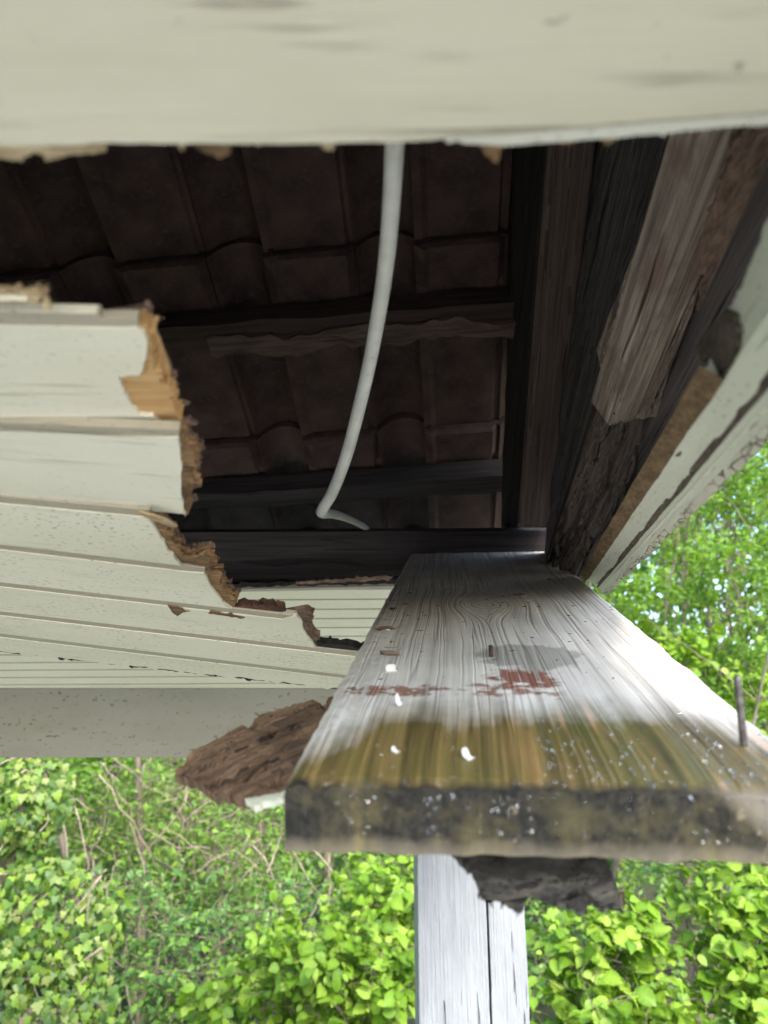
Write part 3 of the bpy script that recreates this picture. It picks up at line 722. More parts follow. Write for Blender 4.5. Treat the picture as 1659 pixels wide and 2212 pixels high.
    ex = k.math('ADD', ex, k.math('MULTIPLY', k.math('SUBTRACT', k.noise(k.obj((28, 22, 1), 33), 1, 5, .6), .5), 1.9))
    ex = k.math('ADD', ex, k.math('MULTIPLY', k.math('SUBTRACT', g, .5), .8))
    stain = k.ramp(ex, [(.70, 1.0), (1.0, 0.0)])
    c = k.mix(k.math('MULTIPLY', stain, .55), c, k.mix(.5, c, (.09, .085, .06)))
    c = k.mix(k.math('MULTIPLY', stain, .35), c, (.12, .11, .08))
    # soaked, mossy end towards the camera, its edge ragged
    wl = k.math('ADD', y, k.math('MULTIPLY', k.math('SUBTRACT', k.noise(k.obj((26, 14, 1), 9), 1, 6, .65), .5), .085))
    wl = k.math('ADD', wl, k.math('MULTIPLY', k.math('SUBTRACT', g, .5), .05))
    lim = k.math('SUBTRACT', wl, k.math('MULTIPLY', k.ramp(k.math('ADD', k.math('MULTIPLY', x, 4.0), .5), [(.0, .05), (.17, 1.0), (.80, 1.05), (.97, .45)]), WETL))
    wet = k.ramp(k.math('ADD', lim, .012), [(.0, 1.0), (.020, .62), (.055, 0.0)])
    wg = k.mix(k.ramp(g, [(.36, 0.0), (.62, 1.0)]), (.050, .040, .014), (.25, .175, .060))
    wg = k.mix(k.ramp(k.noise(k.obj((26, 7, 1), 12), 1, 4), [(.45, 0.0), (.65, .75)]), wg, (.105, .105, .028))
    wg = k.mix(k.math('MULTIPLY', k.ramp(k.noise(k.obj((70, 6, 1), 19), 1, 2), [(.60, 0.0), (.66, 1.0)]), k.ramp(k.math('ADD', k.math('MULTIPLY', x, 4.0), .5), [(.4, 0.0), (.6, 1.0)])), wg, (.40, .23, .09))
    c = k.mix(wet, c, wg)
    notend = k.ramp(y, [(.001, 0.0), (.006, 1.0)])
    rim = k.ramp(k.math('ADD', y, k.math('MULTIPLY', k.noise(k.obj(60, 2), 1, 4), .014)), [(.008, 1.0), (.016, 0.0)])
    algae = k.mix(k.ramp(k.noise(k.obj((260, 260, 190), 4), 1, 10, .78), [(.44, 0.0), (.58, 1.0)]), (.003, .003, .002), (.024, .021, .014))
    lich = k.math('MULTIPLY', k.ramp(k.noise(k.obj(190, 8), 1, 5, .6), [(.60, 0.0), (.68, .8)]), k.ramp(k.noise(k.obj(35, 18), 1, 3), [(.42, 0.0), (.60, 1.0)]))
    algae = k.mix(k.ramp(k.noise(k.obj(30, 27), 1, 5, .65), [(.50, 0.0), (.64, .65)]), algae, (.075, .064, .026))
    algae = k.mix(lich, algae, (.24, .20, .14))
    lowb = k.ramp(k.math('ADD', k.math('ADD', z, .031), k.math('MULTIPLY', k.math('SUBTRACT', k.noise(k.obj((60, 60, 60), 14), 1, 4), .5), .014)), [(.002, .5), (.007, 0.0)])
    algae = k.mix(lowb, algae, (.20, .17, .12))
    # the grey unpainted patch low at the right of the end
    gp = k.math('MULTIPLY', k.ramp(k.math('ADD', x, k.math('MULTIPLY', z, 1.2)), [(.062, 0.0), (.075, 1.0)]), k.ramp(x, [(.098, 1.0), (.106, 0.0)]))
    algae = k.mix(k.math('MULTIPLY', gp, .75), algae, (.19, .165, .135))
    low = k.ramp(k.math('ADD', z, k.math('MULTIPLY', k.noise(k.obj((40, 40, 40), 3), 1, 3), .010)), [(0.0, 0.0), (.001, 0.0)])
    c = k.mix(rim, c, algae)
    side = k.ramp(z, [(.0, 1.0), (.9, 0.0)])
    k.bump(k.math('MULTIPLY', notend, k.math('ADD', k.math('MULTIPLY', g, .8), k.math('MULTIPLY', rings, -1.1))), .4, .002)
    rough = k.math('ADD', k.math('SUBTRACT', .80, k.math('MULTIPLY', wet, .34)), k.math('MULTIPLY', rim, .30))
    k.b.inputs['Specular IOR Level'].default_value = .35
    return k.done(c, rough)
def plank_xy(x, y):
    """frame point -> plank-local x, y on its top face"""
    p = PM.inverted() @ hit(x, y, (O, az)); return p.x, p.y
KNOT = plank_xy(1048, 1306)
PRIM = (plank_xy(900, 1492)[1], plank_xy(890, 1492)[0], plank_xy(1120, 1468)[1], plank_xy(1135, 1480)[0])
STAIN = plank_xy(1140, 1418)
WETL = plank_xy(1100, 1560)[1]
M_plank = m_plank()
def plank_mesh():
    nx, ny = 60, 150
    V, F = [], []
    def edge_w(y, s):
        return noise.noise(Vector((y * 22, s * 5, 1))) * .0016 + noise.noise(Vector((y * 90, s * 5, 4))) * .0012
    for j in range(ny + 1):
        y = LPL * (j / ny) ** 1.25
        for i in range(nx + 1):
            u = i / nx; x = (u - .5) * WPL
            s = -1 if u < .5 else 1
            t = max(0, (abs(u - .5) - .47) / .03)
            x += (s * edge_w(y, s)) * (abs(u - .5) * 2) ** 6
            z = .0007 * noise.noise(Vector((x * 210, y * 5, 0))) + .0010 * noise.noise(Vector((x * 40, y * 3, 7)))
            z -= .0028 * t * t + (.0026 + .0022 * noise.noise(Vector((x * 120, 1, 5)))) * max(0, 1 - y / .007)
            if y < .004: y2 = y + noise.noise(Vector((x * 55, 0, 2))) * .0040 + noise.noise(Vector((x * 260, 0, 6))) * .0012
            else: y2 = y
            V.append((x, y2, z))
    W = nx + 1; N = len(V)
    F = [[j * W + i, j * W + i + 1, (j + 1) * W + i + 1, (j + 1) * W + i] for j in range(ny) for i in range(nx)]
    V += [(x, y, -THK + .002 * noise.noise(Vector((x * 30, y * 9, 3)))) for x, y, z in V]
    F += [[N + q for q in reversed(f)] for f in F[:]]
    rim = list(range(W)) + [j * W + nx for j in range(1, ny + 1)] + [ny * W + i for i in range(nx - 1, -1, -1)] + [j * W for j in range(ny - 1, 0, -1)]
    for i in range(len(rim)):
        a, b = rim[i], rim[(i + 1) % len(rim)]; F.append([b, a, N + a, N + b])
    me = bpy.data.meshes.new('weathered_plank'); me.from_pydata(V, [], F); me.materials.append(M_plank)
    bm = bmesh.new(); bm.from_mesh(me); bmesh.ops.recalc_face_normals(bm, faces=bm.faces); bm.to_mesh(me); bm.free()
    me.polygons.foreach_set('use_smooth', [k < 2 * nx * ny for k in range(len(me.polygons))])
    return me
plank = bpy.data.objects.new('weathered_plank', plank_mesh()); COL.objects.link(plank); plank.matrix_world = PM
tagp(plank, 'weathered grey plank with wet mossy brown near end sticking out towards the viewer', 'plank')
def top(x, y, dz=0): # frame point on the plank's top face
    return hit(x, y, (O, az)) + az * dz

# ------------------------------------------------------------------ things on the plank
def nail(name, base, tip, r, mat, label, ridge=0, head=0):
    a, b = base, tip; n = 40; path = [a.lerp(b, i / n) for i in range(n + 1)]
    rad = [r * (1 + (ridge if i % 2 else 0)) for i in range(n + 1)]
    rad[-1] = r * .35; rad[-2] = r * .7
    v, f = tube(path, rad, 10)
    return tagp(mesh_obj(name, v, f, mat, None, smooth=True), label, 'nail')
nail('nail', top(1062, 1419, -.004), top(1062, 1419) + (P(1060, 1394, pd(1419)) - P(1062, 1419, pd(1419))) * 1.05, .0018, M_rust, 'short bent rusty nail standing in the middle of the plank')
nail('nail', top(1609, 1612, -.004), top(1609, 1612) + (P(1592, 1459, pd(1612)) - P(1609, 1612, pd(1612))), .0018, M_steel, 'tall ridged nail sticking up near the right edge of the plank', .10)
def crumb(seed, s):
    r = random.Random(seed); bm = bmesh.new(); bmesh.ops.create_icosphere(bm, subdivisions=1, radius=1)
    for v in bm.verts: v.co = Vector((v.co.x * r.uniform(.6, 1.3), v.co.y * r.uniform(.5, 1), v.co.z * r.uniform(.3, .8))) * r.uniform(.8, 1.2)
    return bm
def merged(name, items, mat, label, cat, kind='stuff'):
    V, F = [], []
    for seed, loc, s, sc in items:
        bm = crumb(seed, s); rz = Matrix.Rotation(random.Random(seed + 9).uniform(0, 6.28), 3, az)
        base = len(V); bm.verts.index_update()
        for v in bm.verts:
            q = ax * v.co.x * sc[0] + ay * v.co.y * sc[1] + az * v.co.z * sc[2]
            V.append(loc + rz @ (q * s))
        F += [[base + v.index for v in f.verts] for f in bm.faces]; bm.free()
    return tagp(mesh_obj(name, V, F, mat, None), label, cat, None, kind)
rr = random.Random(21)
items = []
for i in range(170):
    y = rr.uniform(1205, 1345) if rr.random() < .8 else rr.uniform(1345, 1480)
    xl = 870 - (y - 1240) * .54 + 12; xr = 1250 + (y - 1240) * 1.2 - 12
    items.append((i, top(rr.uniform(xl, xr), y, .0004), rr.choice([.0003, .0004, .0005, .0007, .0011]), (rr.uniform(1, 3), .8, .5)))
merged('wood_debris', items, M_rot, 'dark crumbs of rotten wood scattered over the shaded far part of the plank', 'debris')
for i, (x, y, s, m, lab) in enumerate([
    (1122, 1286, .0042, M_rot2, 'brown shrivelled leaf crumb below the knot on the plank, right of centre'),
    (1190, 1253, .0038, M_torn, 'small reddish bit of wood near the shadow line on the plank'),
    (836, 1360, .0060, M_rot2, 'red brown flake near the left edge of the plank, nearest the soffit'),
    (842, 1415, .0055, M_rot2, 'red brown flake on the left edge of plank, below the other')]):
    bm = crumb(50 + i, s)
    V = [top(x, y, s * .3) + (ax * v.co.x * 1.5 + ay * v.co.y * .9 + az * v.co.z * .7) * s for v in bm.verts]; bm.verts.index_update()
    F = [[v.index for v in f.verts] for f in bm.faces]; bm.free()
    tagp(mesh_obj('wood_flake', V, F, m), lab, 'wood flake', 'small flakes on the plank')
def curl(x, y, wd, ln, lab, hgt=.006, rot=.4):
    V, F = [], []; n = 7; o = top(x, y, .0006); c, s = math.cos(rot), math.sin(rot); a1 = ax * c + ay * s; a2 = ay * c - ax * s
    for j in range(n + 1):
        t = j / n
        for i in range(3):
            V.append(o + a1 * ((i - 1) * wd * (1 - .4 * t) + .0006 * math.sin(7 * t + i)) + a2 * ln * t * .7 + az * hgt * t ** 1.8)
    N = len(V); V += [v + az * -.0006 + a2 * .0004 for v in V[:]]
    q = [[j * 3 + i, j * 3 + i + 1, j * 3 + i + 4, j * 3 + i + 3] for j in range(n) for i in range(2)]
    F = q + [[N + k for k in reversed(f)] for f in q]
    rim = [0, 1, 2] + [j * 3 + 2 for j in range(1, n + 1)] + [n * 3 + 1] + [j * 3 for j in range(n, 0, -1)]
    F += [[rim[(i + 1) % len(rim)], rim[i], N + rim[i], N + rim[(i + 1) % len(rim)]] for i in range(len(rim))]
    return tagp(mesh_obj('paint_flake', V, F, M_flake, None), lab, 'paint flake', 'curled white paint flakes on the plank')
curl(845, 1452, .0042, .005, 'curled white paint flake on the plank left of the short nail', .004, .2)
curl(866, 1524, .0030, .004, 'upright white paint flake beside the red primer row on the plank', .006, 1.2)
curl(836, 1362, .0025, .008, 'small white paint flake at the left edge of the plank, farthest from the viewer', .003, -.3)
curl(1018, 1642, .0022, .007, 'cream chip lying on the wet brown end of the plank', .004, .8)
curl(860, 1627, .0014, .005, 'tiny cream chip on the wet plank end, left of the larger chip', .002, 1.0)
# water drops on the soaked end
def m_water():
    k = NT('water'); k.b.inputs['Transmission Weight'].default_value = 1.0; k.b.inputs['IOR'].default_value = 1.33; k.b.inputs['Specular IOR Level'].default_value = .5
    return k.done((1, 1, 1), .02)
M_water = m_water()
items = []
for i in range(420):
    t = rr.random() ** .8
    y = 1540 + t * 160; xl = 690 - (y - 1540) * .54 + 15
    x = rr.uniform(xl, 1659) if rr.random() < .45 else rr.uniform(1150, 1659)
    s = rr.choice([.0004, .0005, .0006, .0008, .0010])
    items.append((900 + i, top(x, y, s * .3), s, (1, 1, .8)))
for i in range(260):
    x = rr.uniform(620, 1659); q = O + ax * rr.uniform(-.5, .5) * WPL - ay * .0004 + az * -rr.uniform(.002, .024)
    items.append((1500 + i, q, rr.choice([.0005, .0007, .0010, .0014]), (1, .6, 1)))
merged('water_drops', items, M_water, 'tiny water drops beaded over the wet near end of the plank', 'water drops')

# rotten slab of wood hanging under the plank's left edge
rw = thing('rotten_board_piece', P(560, 1640, .43), 'cracked brown rotten board piece with pointed end hanging under the left plank edge', 'rotten wood')
def rot_piece(name, pl, out, thick, mat, parent, G, crack=1.0, lump=0.0, res=.0035):
    bm = bmesh.new(); A, n = pl
    vs = [bm.verts.new(hit(x, y, pl)) for x, y in out]
    f = bm.faces.new(vs)
    r = bmesh.ops.extrude_face_region(bm, geom=[f])
    for v in [q for q in r['geom'] if isinstance(q, bmesh.types.BMVert)]: v.co += n * thick
    bmesh.ops.triangulate(bm, faces=bm.faces[:])
    for it in range(5):
        bmesh.ops.subdivide_edges(bm, edges=[e for e in bm.edges if e.calc_length() > res], cuts=1)
        bmesh.ops.triangulate(bm, faces=[q for q in bm.faces if len(q.verts) > 3])
    G = G.normalized(); H = n.cross(G)
    for v in bm.verts:
        g, h = v.co.dot(G), v.co.dot(H)
        d = .0006 * noise.noise(Vector((g * 45, h * 420, 0))) + .0006 * noise.noise(Vector((g * 260, h * 500, 5)))
        cr = abs(noise.noise(Vector((g * 17 + 3.4 + noise.noise(Vector((h * 90, g * 40, 1))) * .25, h * 7, 2)))); d2 = abs(noise.noise(Vector((g * 8, h * 60 + 5, 8))))
        d -= crack * (.006 * max(0, .06 - cr) / .06 + .002 * max(0, .05 - d2) / .05)
        d += lump * noise.noise(Vector((g * 70 + 4, h * 110, 9)))
        v.co -= n * d
    bmesh.ops.recalc_face_normals(bm, faces=bm.faces)
    V = [v.co.copy() for v in bm.verts]; bm.verts.index_update(); F = [[v.index for v in q.verts] for q in bm.faces]; bm.free()
    return mesh_obj(name, V, F, mat, parent, G, nrm=n)
rot_piece('rotten_face', plane3((380, 1650, .46), (700, 1520, .50), (560, 1728, .405)),
          jag([(374, 1652), (384, 1640), (430, 1612), (480, 1590), (560, 1545), (640, 1520), (692, 1508), (760, 1500), (760, 1700), (610, 1712), (560, 1722), (532, 1726), (480, 1708), (430, 1688)], 7, 1.5, 88),
          .006, M_piece, rw, P(690, 1520, .5) - P(400, 1650, .46))
slab('painted_underside', jag([(528, 1722), (538, 1727), (548, 1738), (565, 1729), (600, 1720), (660, 1708), (760, 1698), (760, 1692), (620, 1706), (560, 1717)], 7, 1.6, 91), plane3((380, 1650, .452), (700, 1520, .49), (560, 1728, .398)), .004, M_barge, rw, back_off=.001)
hs = thing('hanging_rotten_strip', P(1150, 1860, .37), 'jagged black rotten wood strip hanging below the near end of the plank', 'rotten wood')
outl = jag([(960, 1830), (994, 1874), (1010, 1895), (1029, 1924), (1040, 1946), (1052, 1957), (1080, 1953), (1095, 1962), (1112, 1974), (1126, 1976), (1138, 1950), (1152, 1943), (1190, 1952), (1230, 1960), (1264, 1974), (1282, 1962), (1310, 1970), (1350, 1976), (1338, 1940), (1322, 1895), (1308, 1830)], 8, 2.2, 95)
rot_piece('strip', plane3((1000, 1860, .362), (1300, 1860, .362), (1150, 1970, .372)), outl, .010, M_strip, hs, Vector((1, 0, .1)), .8, .004, .0028)
rot_piece('upper_layer', plane3((1000, 1860, .356), (1300, 1860, .356), (1150, 1970, .366)), jag([(1000, 1830), (1015, 1880), (1040, 1902), (1080, 1888), (1120, 1894), (1180, 1880), (1215, 1908), (1260, 1896), (1322, 1886), (1306, 1830)], 8, 2.5, 97), .005, M_black, hs, Vector((1, 0, 0)), 1.0, .003, .0028)

rr = random.Random(61)
def fibres(parent, spots, mat, ln, r0):
    for x, y, d, dx_, dy_ in spots:
        p0 = P(x, y, d); p1 = P(x + dx_ * .5 + rr.uniform(-3, 3), y + dy_ * .5, d); p2 = P(x + dx_, y + dy_, d + rr.uniform(-.004, .004))
        mesh_obj('fibre', *tube([p0, p1, p2], [r0, r0 * .7, r0 * .2], 5), mat, parent, (p2 - p0))
fibres(hs, [(x, y - 6, .366, rr.uniform(-8, 8), rr.uniform(8, 20)) for x, y in [(1035, 1935), (1060, 1955), (1085, 1955), (1118, 1974), (1160, 1946), (1200, 1955), (1225, 1960), (1268, 1972), (1300, 1966), (1340, 1970)]], M_black, 1, .0008)
fibres(rw, [(x, y, d, rr.uniform(-14, -4), rr.uniform(-7, 4)) for x, y, d in [(385, 1642, .46), (420, 1620, .465), (470, 1596, .47), (500, 1580, .474), (560, 1546, .482), (600, 1535, .485), (640, 1522, .49), (410, 1676, .45), (460, 1700, .44)]], M_rot2, 1, .0008)

# ------------------------------------------------------------------ ground
def ground_z(x, y):
    t = min(1, max(0, (y - 5.0) / 13.0)); b = t * t * (3 - 2 * t) * 4.5
    t2 = min(1, max(0, (y - 20) / 150.0))
    return b + t2 * 16 + (noise.noise(Vector((x * .22, y * .22, 3))) * .35 if y > 2.5 else 0) * min(1, max(0, y - 2.5))
def m_ground():
    k = NT('woodland_floor'); a = k.noise(k.obj(.6), 1, 6); b = k.noise(k.obj(9, 3), 1, 6)
    c = k.mix(k.ramp(a, [(.4, 0.0), (.6, 1.0)]), (.022, .020, .012), (.022, .040, .012)); c = k.mix(k.ramp(b, [(.4, 0.0), (.65, .6)]), c, (.055, .046, .028))
    k.bump(b, .6, .03); return k.done(c, .9)
ys = [-300, -60, -20, -8, -3, 0, 2.2] + [2.5 + i * .75 for i in range(36)] + [32, 40, 60, 100, 170, 320, 800]
xs = [-600, -200, -80, -40] + [-26 + i * 1.0 for i in range(53)] + [40, 80, 200, 600]
V = [Vector((x, y, ground_z(x, y))) for y in ys for x in xs]; W = len(xs)
F = [[j * W + i, j * W + i + 1, (j + 1) * W + i + 1, (j + 1) * W + i] for j in range(len(ys) - 1) for i in range(W - 1)]
gd = mesh_obj('ground', V, F, m_ground(), None, smooth=True); tagp(gd, kind='structure')
def m_bounce_slab():
    k = NT('pale_bounce_concrete'); a = k.noise(k.obj(2.5), 1, 6); b = k.noise(k.obj(60, 3), 1, 5)
    c = k.mix(k.ramp(a, [(.35, 0.0), (.65, 1.0)]), (.40, .385, .35), (.50, .485, .45)); k.bump(b, .3, .004); return k.done(c, .85)
vs, fs = box(-9, 8, -14, -.35, -.2, .05)  # unseen pale slab, added to bounce light up onto the ceilings
tagp(mesh_obj('bounce_slab', vs, fs, m_bounce_slab()), kind='structure')

# ------------------------------------------------------------------ leaves
def leaf_hazel():
    """broad ovate, pointed, coarsely toothed leaf, base at the origin, length 1 along +y, blade creased along the midrib"""
    side = [(.06, .0), (.24, .03), (.36, .16), (.385, .19), (.43, .33), (.455, .37), (.44, .52), (.455, .56), (.36, .70), (.36, .745), (.20, .87), (.17, .90), (.05, .985)]
    mid = [(0, .0), (0, .22), (0, .45), (0, .7), (0, 1.04)]
    return side, mid
def leaf_oval():
    return [(.05, .0), (.22, .2), (.27, .45), (.20, .75)], [(0, 0), (0, .35), (0, .7), (0, 1.0)]
def leaf_ivy():
    return [(.16, -.10), (.34, -.02), (.56, .12), (.36, .30), (.40, .58), (.22, .62), (.12, .85)], [(0, .02), (0, .3), (0, .65), (0, 1.05)]
def build_leaf(fn, fold=.22, curve=.25):
    side, mid = fn()
    V = []; F = []
    def z(x, y, q=0): return fold * abs(x) - curve * (y - .3) ** 2 + q
    m0 = len(V)
    for x, y in mid: V.append((x, y, z(x, y)))
    for s in (1, -1):
        b = len(V)
        for iq, (x, y) in enumerate(side): V.append((s * x, y, z(x, y, (.035 if iq % 2 else -.035) if len(side) > 9 else 0)))
        ns, nm = len(side), len(mid); i, j = 0, 0
        while i < ns - 1 or j < nm - 1:                 # zip the rim to the midrib
            di = side[i + 1][1] if i < ns - 1 else 9
            dj = mid[j + 1][1] if j < nm - 1 else 9
            if di <= dj: t = [m0 + j, b + i, b + i + 1]; i += 1
            else: t = [m0 + j, b + i, m0 + j + 1]; j += 1
            F.append(t if s == 1 else t[::-1])
    return np.array(V, float), np.array(F, int)
LEAF = {'hazel': build_leaf(leaf_hazel), 'oval': build_leaf(leaf_oval, .3, .2), 'ivy': build_leaf(leaf_ivy, .12, .2)}

def m_leaf(name, c0, c1, c2, trans=.45, rough=.45):
    """c0..c2: the leaf's own colours, from old to young; each leaf picks one"""
    k = NT(name)
    at = k.n('ShaderNodeAttribute'); at.attribute_name = 'leaf_tone'; at.attribute_type = 'GEOMETRY'
    oi = k.n('ShaderNodeObjectInfo')
    f = k.math('FRACT', k.math('ADD', at.outputs['Fac'], k.math('MULTIPLY', oi.outputs['Random'], 1.0)))
    c = k.ramp(f, [(0, c0), (.5, c1), (1, c2)])
    k.l(c, k.b.inputs['Base Color']); k.b.inputs['Roughness'].default_value = rough; k.b.inputs['Specular IOR Level'].default_value = .4
    tr = k.n('ShaderNodeBsdfTranslucent'); tcol = k.mix(1.0, c, (1.0, 1.0, .45), 'MULTIPLY'); k.l(tcol, tr.inputs[0])
    mx = k.n('ShaderNodeMixShader'); mx.inputs[0].default_value = trans
    k.l(k.b.outputs[0], mx.inputs[1]); k.l(tr.outputs[0], mx.inputs[2]); k.l(mx.outputs[0], k.out.inputs[0])
    return k.m
ML_hazel = m_leaf('hazel_leaf', (.11, .22, .02), (.20, .36, .028), (.31, .45, .06), .5, .5)
ML_shrub = m_leaf('shrub_leaf', (.045, .12, .022), (.085, .19, .03), (.16, .29, .04), .35, .45)
ML_ivy = m_leaf('ivy_leaf', (.030, .080, .012), (.075, .155, .018), (.20, .31, .03), .3, .5)
ML_pale = m_leaf('young_ivy_leaf', (.16, .21, .05), (.24, .29, .08), (.11, .19, .03), .35, .45)
ML_far = m_leaf('woodland_leaf', (.08, .18, .025), (.14, .27, .03), (.22, .36, .04), .5, .5)
M_twig = m_wood('twig_bark', (.10, .08, .055), (.34, .28, .20), 8, 60, .8, .9, .4)
M_bark = m_wood('tree_bark', (.05, .04, .03), (.17, .14, .10), 6, 40, 1.0, .9, .7)

def euler_rows(d, up):
    """orientation rows: leaf y axis along d, leaf z near up"""
    y = d / np.linalg.norm(d, axis=1, keepdims=True)
    z = up - y * np.sum(up * y, axis=1, keepdims=True); z /= np.maximum(np.linalg.norm(z, axis=1, keepdims=True), 1e-6)
    x = np.cross(y, z); return np.stack([x, y, z], axis=1)      # n,3(axis),3
def foliage(name, kind, pos, d, up, size, mat, parent, rs, tone=None):
    if len(pos) == 0: return None
    LV, LF = LEAF[kind]; n = len(pos); Rm = euler_rows(d, up)
    wv = rs.uniform(.8, 1.1, (n, 1, 1))
    L = np.repeat(LV[None], n, 0) * size[:, None, None]; L[:, :, :1] *= wv
    bend = rs.uniform(-.4, .9, (n, 1)); L[:, :, 2] -= bend * L[:, :, 1] ** 2 / size[:, None] * .5
    V = np.einsum('nvk,nkc->nvc', L, Rm) + pos[:, None, :]
    F = (LF[None] + (np.arange(n) * len(LV))[:, None, None]).reshape(-1, 3); V = V.reshape(-1, 3)
    c = V.mean(0); me = bpy.data.meshes.new(name); nf = len(F)
    me.vertices.add(len(V)); me.vertices.foreach_set('co', (V - c).ravel())
    me.loops.add(nf * 3); me.loops.foreach_set('vertex_index', F.ravel().astype(np.int32))
    me.polygons.add(nf); me.polygons.foreach_set('loop_start', np.arange(0, nf * 3, 3, dtype=np.int32)); me.polygons.foreach_set('loop_total', np.full(nf, 3, np.int32))
    me.polygons.foreach_set('use_smooth', np.ones(nf, bool))
    a = me.attributes.new('leaf_tone', 'FLOAT', 'FACE')
    tn = rs.uniform(0, .98, n) if tone is None else tone
    a.data.foreach_set('value', np.repeat(tn, len(LF)).astype(np.float32))
    me.update(); me.validate(); me.materials.append(mat)
    o = bpy.data.objects.new(name, me); o.location = Vector(c); link(o, parent); o['kind'] = 'stuff'
    return o
LEAFMESH = {}
def leaf_mesh(kind, mat, var):
    key = (kind, mat.name, var)
    if key not in LEAFMESH:
        LV, LF = LEAF[kind]; me = bpy.data.meshes.new(kind + '_leaf'); v = LV.copy()
        v[:, 2] -= (-.15, .2, .55)[var] * v[:, 1] ** 2 * .5; v[:, 0] *= (.92, 1.0, 1.08)[var]
        me.from_pydata(v.tolist(), [], LF.tolist()); me.materials.append(mat)
        me.polygons.foreach_set('use_smooth', [True] * len(me.polygons))
        a = me.attributes.new('leaf_tone', 'FLOAT', 'FACE'); a.data.foreach_set('value', [.33 * var] * len(me.polygons))
        LEAFMESH[key] = me
    return LEAFMESH[key]
EYEn = np.array(EYE); CRn, CUn, CFn = np.array(CR), np.array(CU), np.array(CF)
def to_px(p):
    q = p - EYEn; d = q @ CFn
    return CXP + FPX * (q @ CRn) / d, CYP - FPX * (q @ CUn) / d, d
def leaves(parent, kind, pos, d, up, size, mat, rs, singles):
    """the leaves that show largest become objects of their own, the rest one mass"""
    x, y, dd = to_px(pos)
    vis = (x > -20) & (x < 1680) & (y < 2230) & (dd > .5)
    vis &= ~((x > 902) & (x < 1132)) & (y > np.where(x < 700, 1640, np.where(x < 1300, 1860, 1000)))
    score = np.where(vis, size / dd, 0) + np.where(vis, 0.02 / dd, 0)
    k = min(singles, int(vis.sum())); order = np.argsort(-score); pick = order[:k]; rest = order[k:]
    Rm = euler_rows(d[pick], up[pick])
    for q, i in enumerate(pick):
        o = bpy.data.objects.new('leaf', leaf_mesh(kind, mat, int(rs.randint(3))))
        m = Matrix(Rm[q].T.tolist()); o.rotation_euler = m.to_euler(); s = float(size[i]); o.scale = (s, s, s); o.location = Vector(pos[i]); link(o, parent)
    foliage('foliage', kind, pos[rest], d[rest], up[rest], size[rest], mat, parent, rs)
def tubes_obj(name, paths, mat, parent, sides=4, kind=None):
    V, F = [], []
    for p, r in paths:
        v, f = tube(p, r, sides, True); b = len(V); V += v; F += [[b + q for q in g] for g in f]
    o = mesh_obj(name, V, F, mat, parent, (0, 0, 1), smooth=True)
    if kind: o['kind'] = kind
    return o
def bent(a, b, k, amp, rs, droop=0.0):
    a, b = Vector(a), Vector(b); L = (b - a).length; out = []; o = Vector((0, 0, 0))
    for i in range(k + 1):
        t = i / k; w_ = math.sin(math.pi * t)
        if 0 < i < k: o = o * .6 + Vector(rs.uniform(-1, 1, 3)) * amp * L
        out.append(a.lerp(b, t) + o * w_ + Vector((0, 0, droop * L * 4 * t * (1 - t))))
    return out
def spray(rs, tip, din, L, n, size, spread=.8):
    """one leafy shoot ending at tip: leaf positions, directions, up vectors"""
    pos, ds, ups, sz = [], [], [], []
    din = din / np.linalg.norm(din); side = np.cross(din, [0, 0, 1.0]); side /= max(np.linalg.norm(side), 1e-3)
    for i in range(n):
        t = 1 - i / n * .95; s = 1 if i % 2 else -1
        p = tip - din * L * (1 - t) + rs.normal(0, .006, 3)
        dv = din * .55 + side * s * spread + rs.normal(0, .28, 3) + np.array([0, 0, -.25])
        if i == 0: dv = din + rs.normal(0, .2, 3)
        pos.append(p); ds.append(dv); ups.append(np.array([0, 0, 1.0]) + rs.normal(0, .5, 3) + np.array([.1, -.45, 0])); sz.append(size * rs.uniform(.45, 1.2) * (.7 if i == 0 else 1))
    return pos, ds, ups, sz
def shrub(name, label, cat, group, base, blobs, kind, mat, size, per, nst, rs, singles, shoot=.30, twigmat=None):
    """blobs: (centre, radius xyz, number of shoots)"""
    base = Vector(base); t = thing(name, base, label, cat, group)
    PP, DD, UU, SS, tw = [], [], [], [], []
    stems = []
    for ci, (c, r, n) in enumerate(blobs):
        c = np.array(c); r = np.array(r)
        for s in range(nst):
            tip = c + rs.uniform(-.6, .6, 3) * r
            st = bent(base + Vector((rs.uniform(-.15, .15), rs.uniform(-.15, .15), 0)), tip, 8, .05, rs); stems.append(st)
            rad = [max(.004, .016 * (1 - i / 8.5)) for i in range(9)]
            mesh_obj('stem', *tube(st, rad, 6), twigmat or M_twig, t, (0, 0, 1), smooth=True)
        for i in range(n):
            q = rs.normal(0, 1, 3); q /= np.linalg.norm(q); q *= rs.uniform(.25, 1) ** (1 / 2.2)
            if q[1] > .3 and rs.rand() < .5: q[1] *= -1          # more shoots on the side that faces the light
            tip = c + q * r
            din = (q * np.array([1, 1, .5]) + rs.normal(0, .45, 3)); din[2] += .25
            L = shoot * rs.uniform(.6, 1.2)
            p, d_, u_, z_ = spray(rs, tip, din, L, per, size)
            PP += p; DD += d_; UU += u_; SS += z_
            dn = din / np.linalg.norm(din); a = tip - dn * L * 1.15
            tw.append((bent(a, tip, 5, .05, rs), [.0020, .0018, .0016, .0014, .0011, .0006]))
    PP, DD, UU, SS = map(np.array, (PP, DD, UU, SS))
    tubes_obj('twigs', tw, twigmat or M_twig, t, 3, 'stuff')
    leaves(t, kind, PP, DD, UU, SS, mat, rs, singles)
    return t
def C3(x, y, d): return tuple(P(x, y, d))
def gbase(x, y): return (x, y, ground_z(x, y))
rs = np.random.RandomState(7)
def at_base(c, dx=0, dy=.2): return gbase(c[0] + dx, c[1] + dy)

